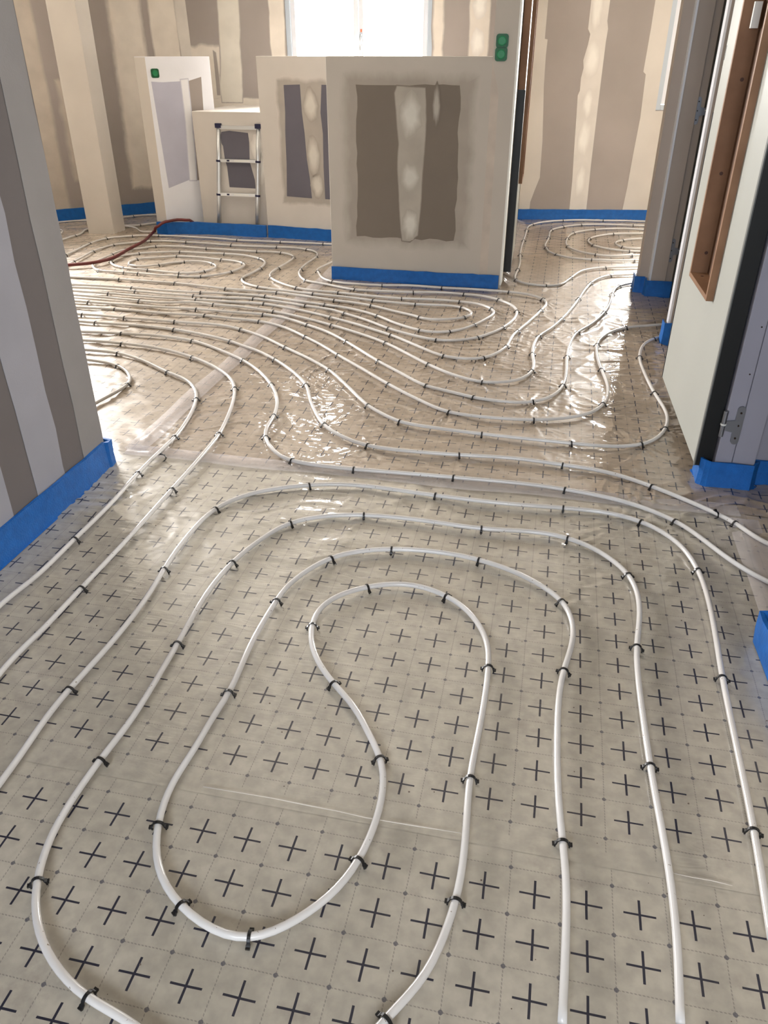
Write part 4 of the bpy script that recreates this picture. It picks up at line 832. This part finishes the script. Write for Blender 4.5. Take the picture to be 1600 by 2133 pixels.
# ================================================================== blue edge strips
def strip(label, path, h=0.10, th=0.009, z=0.0, flare=0.0, mat=None, wav=0.003, group=None):
    'upright foam strip following a wall foot, slightly wavy, with a skirt of film at its foot'
    n = []; rr = random.Random(len(path) * 7 + int(path[0][0] * 100))
    P = [Vector(p) for p in path]
    pts = []
    for i in range(len(P) - 1):
        k = max(2, int((P[i + 1] - P[i]).length / 0.07))
        for j in range(k): pts.append(P[i].lerp(P[i + 1], j / k))
    pts.append(P[-1])
    vs, fs = [], []; N_ = len(pts)
    rows = [(-0.004, 0.012), (0.02, 0.004), (0.5, 0.0), (1.0, flare)]
    lay = []
    for side in (0, 1):
        for i, p in enumerate(pts):
            a = pts[max(0, i - 1)]; b = pts[min(N_ - 1, i + 1)]; t = (b - a).normalized(); nn = Vector((t.y, -t.x))
            wv = math.sin(i * .9) * wav + rr.uniform(-1, 1) * wav * .5
            hh = h + (rr.uniform(-1, 1) * .003)
            for zf, off in rows:
                q = p + nn * (off + wv * zf + (th if side else 0))
                lay.append((q.x, q.y, z + (zf * hh if zf > 0 else 0.0)))
    R = len(rows)
    for side in (0, 1):
        o_ = side * N_ * R
        for i in range(N_ - 1):
            for r in range(R - 1):
                fs.append((o_ + i * R + r, o_ + (i + 1) * R + r, o_ + (i + 1) * R + r + 1, o_ + i * R + r + 1))
    o2 = N_ * R
    for i in range(N_ - 1):
        fs.append((i * R + R - 1, (i + 1) * R + R - 1, o2 + (i + 1) * R + R - 1, o2 + i * R + R - 1)); fs.append((i * R, (i + 1) * R, o2 + (i + 1) * R, o2 + i * R))
    for i in (0, N_ - 1):
        for r in range(R - 1): fs.append((i * R + r, i * R + r + 1, o2 + i * R + r + 1, o2 + i * R + r))
    return tag(mesh_obj('edge_insulation_strip', lay, fs, mat or M['blue_foam']), label, 'edge strip', group)
strip('bright blue foam strip along the foot of the near left wall', [tuple(NL.P(u, 0, 0.004).xy) for u in (-4.3, -2, -1, 0, .4, 0.69)] + [tuple(NL.P(0.722, 0, 0.012).xy), tuple(NL.P(0.726, 0, -0.07).xy)], h=0.112, th=0.012)
strip('blue foam strip on the far left wall, behind the pillar', [tuple(FL.P(u, 0, 0.003).xy) for u in (-2.5, 0, 1.45)], h=0.105)
strip('blue foam strip in the ladder bay, its left end turned round the white partition', [(-2.055, 7.405), (-1.955, 7.358), (-1.90, 7.385), (-1.70, 7.372), (-1.40, 7.31), (-1.045, 7.235)], h=0.10, th=0.028, flare=-.004)
strip('blue foam strip on the second low partition, right of the ladder bay', [(-1.03, 7.228), (-0.44, 7.022), (-0.1, 6.90)], h=0.10, th=0.012)
strip('blue foam strip wrapped along the nearest low partition, twisted at its right end', [(-0.378, 5.742), (0.0, 5.657), (0.45, 5.556), (0.62, 5.518), (0.70, 5.500), (0.80, 5.476)], h=0.088, th=0.012, wav=.004)
strip('straight blue foam strip on the back wall of the right room', [tuple(RB.P(u, 0, 0.003).xy) for u in (0.0, 1.3, 3.5)], h=0.092)
strip('short blue foam strip on the inner face of the partition between the rooms', [tuple(PT.P(u, 0, 0.003).xy) for u in (1.0, 1.8, PT.L - .03)], h=0.095)
strip('blue foam strip round the left wall end of the far jamb', [tuple(FJ.P(-.012, 0, -.16).xy), tuple(FJ.P(-.012, 0, 0.006).xy), tuple(FJ.P(0.045, 0, 0.006).xy)], h=0.105, th=.008)
strip('blue foam strip round the foot of the far door jamb', [tuple(FK.P(-.008, 0, -.07).xy), tuple(FK.P(-.008, 0, 0.006).xy), tuple(FK.P(0.15, 0, 0.006).xy)], h=0.105, th=.01)
strip('scrap of blue foam strip past the free edge of the open door', [tuple(SP.P(-.012, 0, -.07).xy), tuple(SP.P(-.012, 0, 0.006).xy), tuple(SP.P(0.06, 0, 0.006).xy)], h=0.125, th=.008)
strip('blue foam strip wrapped round the foot of the hinge post', [tuple(PJ.P(-.034, 0, -.12).xy), tuple(PJ.P(-.036, 0, -.01).xy), tuple(PJ.P(-0.015, 0, 0.010).xy), tuple(PJ.P(0.135, 0, 0.012).xy), tuple(PJ.P(0.153, 0, -0.03).xy)], h=0.105, th=.011)
strip('blue foam strip on the side room wall, right of the hinge post', [tuple(RR.P(u, 0, 0.003).xy) for u in (0.02, 1.0, 3.6)], h=0.10)
strip('crumpled blue foam strip at the right edge, on the near jamb', [(1.225, 1.66), (1.10, 1.69), (1.035, 1.69), (1.02, 1.60), (1.0, 1.48), (0.97, 1.36)][::-1], h=0.11, th=.014, wav=.008)

# loose clear film turned up along the foot of the partition in the right room
def skirt(path, w, up, label, seed):
    r = random.Random(seed); P = [Vector(p) for p in path]; pts = []
    for i in range(len(P) - 1):
        k = max(2, int((P[i + 1] - P[i]).length / 0.025))
        for j in range(k): pts.append(P[i].lerp(P[i + 1], j / k))
    pts.append(P[-1]); vs, fs = [], []; n = len(pts); R = 6
    for i, p in enumerate(pts):
        a = pts[max(0, i - 1)]; b = pts[min(n - 1, i + 1)]; t = (b - a).normalized(); nn = Vector((t.y, -t.x))
        for k in range(R):
            f = k / (R - 1); d = w * (1 - f) ** 1.3 * (1 + r.uniform(-.12, .12)) + .004; z = 0.010 + up * f ** 2.2 + (r.uniform(-.006, .008) if 0 < k < R - 1 else 0)
            q = p + nn * d; vs.append((q.x, q.y, z))
    for i in range(n - 1):
        for k in range(R - 1): fs.append((i * R + k, (i + 1) * R + k, (i + 1) * R + k + 1, i * R + k + 1))
    o = mesh_obj('film_skirt', vs, fs, M['tape'], None, False); o.parent = floor; o['label'] = label
    return o
skirt([tuple(PT.P(u, 0, 0.0).xy) for u in (0.15, 1.2, 2.3)], 0.11, 0.07, 'crumpled clear film turned up along the partition foot in the right room', 3)
skirt([(0.84, 5.50), (0.845, 5.60), (0.86, 5.72)], 0.09, 0.03, 'crumpled clear film round the post foot', 5)

# ================================================================== heating pipes
PIPE_R = 0.008
PINFO = {
 'teardrop': ('white heating pipe looping round the teardrop shape nearest the camera', 'the teardrop loop pipe', 'the bottom right'),
 'arch': ('white heating pipe arching outside the nearest loops from left edge to right edge', 'the arching foreground pipe', 'its right end'),
 'wall_a': ('white heating pipe running closest to the near left wall, beside its blue strip', 'the pipe nearest the left wall', 'the left edge'),
 'wall_b': ('white heating pipe second from the near left wall, bending beyond it', 'the second pipe from the left wall', 'the left edge'),
 'hall_a': ('white heating pipe leaving through the side doorway, lower of the two', 'the lower doorway pipe', 'its doorway end'),
 'hall_b': ('white heating pipe leaving through the side doorway, upper of the two', 'the upper doorway pipe', 'its doorway end'),
 'hall_c': ('white heating pipe rounding the floor right in front of the open door', 'the pipe before the open door', 'its right end'),
 'hall_d': ('white heating pipe with an S-bend just left of the open door', 'the S-bend pipe left of the open door', 'its right end'),
 'room_a': ('white heating pipe entering the right room closest to the far jamb', 'the pipe nearest the far jamb', 'its room end'),
 'room_b': ('white heating pipe entering the right room, second from the far jamb', 'the second pipe from the far jamb', 'its room end'),
 'mid_loop': ('white heating pipe passing tight under the nearest low partition and round its corner', 'the pipe hugging the nearest partition', 'its left end'),
 'loop_s': ('white heating pipe forming the second ring in front of the nearest low partition', 'the second ring before the partition', 'its left end'),
 'loop_r': ('long white heating pipe coiled into both inner spirals of the main room', 'the innermost coiled pipe', 'its left end'),
 'stub': ('small loop of white heating pipe emerging from behind the near left wall', 'the small loop by the left wall', 'its upper end'),
 'far_w': ('white heating pipe passing behind the foot of the pillar', 'the pipe behind the pillar foot', 'its left end'),
 'far_y': ('short run of white heating pipe between pillar and white partition', 'the short run right of the pillar', 'the pillar'),
 'far_x': ('white heating pipe along the far left blue strip', 'the pipe along the far left strip', 'its left end'),
 'far_s': ('small white pipe loop far left of the pillar', 'the small loop left of the pillar', 'its upper end'),
 'ru1': ('outermost white heating pipe loop in the right room, beside its back wall', 'the outermost right-room loop', 'its upper end'),
 'ru2': ('second white heating pipe ring in the right room, counted from outside', 'the second right-room ring', 'its upper end'),
 'ru3': ('third white heating pipe ring in the right room, counted from outside', 'the third right-room ring', 'its upper end'),
 'ru4': ('fourth white heating pipe ring in the right room, counted from outside', 'the fourth right-room ring', 'its upper end'),
 'ru5': ('innermost white heating pipe ring in the right room', 'the innermost right-room ring', 'its upper end'),
}
for nm, S_ in CURVES.items():
    near = min(p[1] for p in S_) < 2.2
    pts = [(p[0], p[1], 0.0155 + 0.0008 * math.sin(i * .05)) for i, p in enumerate(S_)]
    if not near: pts = pts[::2] + ([pts[-1]] if len(pts) % 2 == 0 else [])
    o = MB().tube(pts, PIPE_R, 12 if near else 8).build('heating_pipe', M['pipe'], smooth=True)
    tag(o, PINFO[nm][0], 'pipe')
    o['group'] = 'white underfloor heating pipes'

# ------------------------------------------------------------------ clips
def clip_mesh():
    prof = [(-0.0205, 0.0045), (-0.0150, 0.0050), (-0.0118, 0.0090)]
    for k in range(9):
        a = math.pi * (1 - k / 8); prof.append((0.0105 * math.cos(a), 0.0120 + 0.0095 * math.sin(a)))
    prof += [(0.0118, 0.0090), (0.0150, 0.0050), (0.0205, 0.0045)]
    n = len(prof); T = 0.0026; W = 0.0032
    nor = []
    for i in range(n):
        a = prof[max(0, i - 1)]; b = prof[min(n - 1, i + 1)]; d = math.hypot(b[0] - a[0], b[1] - a[1]); nor.append((-(b[1] - a[1]) / d, (b[0] - a[0]) / d))
    vs, fs = [], []
    for i, (p, q) in enumerate(zip(prof, nor)):
        w = W * (1.0 if 2 < i < n - 3 else 1.35)
        t = T * (1.0 if 2 < i < n - 3 else 1.7)
        vs += [(-w, p[0], p[1]), (w, p[0], p[1]), (w, p[0] + q[0] * t, p[1] + q[1] * t), (-w, p[0] + q[0] * t, p[1] + q[1] * t)]
    for i in range(n - 1):
        for k in range(4): fs.append((i * 4 + k, i * 4 + (k + 1) % 4, (i + 1) * 4 + (k + 1) % 4, (i + 1) * 4 + k))
    fs += [(3, 2, 1, 0), tuple((n - 1) * 4 + k for k in range(4))]
    # barbed pins going down into the insulation
    for sgn in (-1, 1):
        b = len(vs); y = sgn * 0.0150
        vs += [(-.0022, y - .0025, .006), (.0022, y - .0025, .006), (.0022, y + .0025, .006), (-.0022, y + .0025, .006), (0, y, -0.016)]
        fs += [(b, b + 1, b + 2, b + 3), (b, b + 4, b + 1), (b + 1, b + 4, b + 2), (b + 2, b + 4, b + 3), (b + 3, b + 4, b)]
    me = bpy.data.meshes.new('pipe_clip'); me.from_pydata(vs, [], fs); me.validate()
    bm = bmesh.new(); bm.from_mesh(me); bmesh.ops.recalc_face_normals(bm, faces=bm.faces); bm.to_mesh(me); bm.free()
    me.materials.append(M['clip']); return me
CM = clip_mesh()
proto = bpy.data.objects.new('pipe_clip', CM)
ORD = ['first', 'second', 'third', 'fourth', 'fifth', 'sixth', 'seventh', 'eighth', 'ninth', 'tenth', 'eleventh', 'twelfth', 'thirteenth', 'fourteenth', 'fifteenth', 'sixteenth', 'seventeenth', 'eighteenth', 'nineteenth', 'twentieth']
TENS = {20: 'twenty', 30: 'thirty', 40: 'forty', 50: 'fifty', 60: 'sixty'}
def ordinal(k):
    if k <= 20: return ORD[k - 1]
    if k % 10 == 0: return TENS[k][:-1] + 'ieth'
    return TENS[k - k % 10] + '-' + ORD[k % 10 - 1]
first = True
for nm, k, x, y, hd, cr in CLIPS:
    o = proto if first else proto.copy(); first = False
    COL.objects.link(o)
    o.location = (x, y, 0.0015); o.rotation_euler = (rs.uniform(-.05, .05), rs.uniform(-.06, .06), hd + rs.uniform(-.14, .14))
    o['label'] = 'black clip, %s along %s from %s' % (ordinal(k), PINFO[nm][1], PINFO[nm][2])
    o['category'] = 'clip'; o['group'] = 'black pipe clips pinned into the floor'
for i, (x, y, a, lab) in enumerate(((-0.905, 2.815, 1.3, 'loose black clip lying between the first two pipes by the near left wall'), (1.175, 2.37, 0.4, 'loose black clip lying on the doorway tape beside the pipe'), (1.44, 2.42, 1.0, 'loose black clip on the floor inside the side doorway'))):
    o = proto.copy(); COL.objects.link(o); o.location = (x, y, 0.010); o.rotation_euler = (1.2, .2, a); o['label'] = lab; o['category'] = 'clip'; o['group'] = 'loose black clips'

# ================================================================== dark red hose
def smooth3(pts, step=0.03):
    xy, ix = catmull(pts, step); out = []
    for s in range(len(pts) - 1):
        a, b = ix[s], ix[s + 1]
        for i in range(a, b):
            f = (i - a) / (b - a); f = smooth(f); out.append((xy[i][0], xy[i][1], pts[s][2] * (1 - f) + pts[s + 1][2] * f))
    out.append((*xy[-1], pts[-1][2])); return out
o = MB().tube(smooth3(HOSE), 0.0125, 12).build('hose', M['hose'], smooth=True)
tag(o, 'dark red hose lying over the pipes and climbing the blue strip at the white partition', 'hose')

# ================================================================== ladder
LP = Plane((-1.627, 7.3625), (-1.034, 7.235))
lad = empty('telescopic_ladder', tuple(LP.P(.33, 0.0, -.03)), 'short telescopic aluminium ladder with dark blue caps leaning in the bay', 'ladder')
def lp(u, z): return LP.P(u, z, -0.055 - 0.068 * (z / 0.88))
def ladder_part(name, mb, mat, parent=lad, sm=False):
    return mb.build(name, mat, parent, smooth=sm)
def uL(z): return 0.112 + (0.178 - 0.112) * z / 0.885
def uR(z): return 0.478 + (0.540 - 0.478) * z / 0.885
ZS = [0.022, 0.332, 0.606, 0.866]
for fn in (uL, uR):
    st = ladder_part('stile', MB().tube([lp(fn(z), z) for z in (0.012, 0.3, 0.6, 0.872)], [0.0215, 0.020, 0.0185, 0.0170], 12), M['alu'], sm=True)
    for z in ZS[1:3]:
        c = ladder_part('collar', MB().tube([lp(fn(z - .012), z - .012), lp(fn(z + .004), z + .004)], 0.024, 12), M['navy_plastic'])
        c.parent = st; c.location = (0, 0, 0)
    mb = MB(); u = fn(0.878); LPo = 0.068
    p = lp(u, 0.878); t = LP.t; n = LP.n
    c8 = []
    for zz in (0.862, 0.897):
        for a, b in ((-.026, -.02), (.026, -.02), (.026, .02), (-.026, .02)):
            c8.append((p.x + t.x * a + n.x * b, p.y + t.y * a + n.y * b, zz))
    mb.hexa(c8); ladder_part('end_cap', mb, M['navy_plastic'])
    mb = MB().tube([lp(fn(0.0), 0.006), lp(fn(0.025), 0.03)], 0.022, 12); ladder_part('rubber_foot', mb, M['navy_plastic'])
for k, z in enumerate(ZS[1:]):
    a, b = lp(uL(z) + .012, z), lp(uR(z) - .012, z)
    hh = 0.012 if k < 2 else 0.014
    mb = MB(); c8 = []
    for zz in (z - hh, z + hh):
        for q, d in ((a, .013), (b, .013), (b, -.013), (a, -.013)):
            c8.append((q.x + LP.n.x * d, q.y + LP.n.y * d, zz))
    mb.hexa(c8); r_ = ladder_part('rung', mb, M['alu'])
    if k < 2:
        for f0, f1, mt, nm in ((.20, .27, M['navy_plastic'], 'release_button'), (.40, .80, M['label_white'], 'rung_sticker')):
            mb = MB(); c8 = []
            for zz in (z - .006, z + .007):
                for f, d in ((f0, .0145), (f1, .0145), (f1, .0125), (f0, .0125)):
                    q = a.lerp(b, f); c8.append((q.x + LP.n.x * d, q.y + LP.n.y * d, zz))
            mb.hexa(c8); s_ = ladder_part(nm, mb, mt); s_.parent = r_; s_.location = (0, 0, 0)

# ================================================================== green electrical boxes
def green_box(pl, u, z, label, group=None, w=0.037, frame=False):
    e = empty('electrical_box', tuple(pl.P(u, z, 0)), label, 'electrical box', group)
    pts = [(u + w * math.copysign(min(abs(c) * 1.25, 1), c), z + w * math.copysign(min(abs(s) * 1.25, 1), s)) for c, s in [(math.cos(i * math.tau / 24), math.sin(i * math.tau / 24)) for i in range(24)]]
    mb = MB(); n = len(pts); f = [pl.P(a, b, 0.007) for a, b in pts]; g = [pl.P(a, b, 0.0005) for a, b in pts]
    mb.add(f + g, [tuple(range(n)), tuple(range(2 * n - 1, n - 1, -1))] + [(i, (i + 1) % n, n + (i + 1) % n, n + i) for i in range(n)])
    mb.build('box_flange', M['green'], e)
    mb = MB().tube([pl.P(u, z, 0.007), pl.P(u, z, 0.010), pl.P(u, z, 0.0115)], [w * .72, w * .72, w * .55], 20); mb.build('box_lid', M['green_lid'], e)
    return e
green_box(PO, 0.052, 1.484, 'green electrical box on the post, upper of the pair', 'green boxes on the post')
green_box(PO, 0.050, 1.414, 'green electrical box on the post, lower of the pair', 'green boxes on the post')
green_box(H1, 0.066, 1.272, 'small green electrical box on the white partition, upper left', w=0.034)

# ================================================================== crumbs and dust on the film
mb = MB(); rc = random.Random(5)
for i in range(150):
    u = rc.uniform(-1.5, 0.7); v = rc.uniform(0.3, 3.6); x, y = from_uv(u, v); s = rc.uniform(.0010, .0026)
    if x < -1.05 and y < 2.8: continue
    a = rc.uniform(0, 3.1); c, sn = math.cos(a) * s, math.sin(a) * s; zb = 0.0035
    mb.add([(x - c, y - sn, zb), (x + sn, y - c, zb), (x + c, y + sn, zb), (x - sn, y + c, zb), (x, y, zb + s)], [(0, 1, 2, 3), (0, 1, 4), (1, 2, 4), (2, 3, 4), (3, 0, 4)])
o = mb.build('crumbs', mat_basic('plaster_crumbs', (96, 82, 72), 0.9)); tag(o, 'small plaster crumbs scattered over the film', 'debris', kind='stuff')
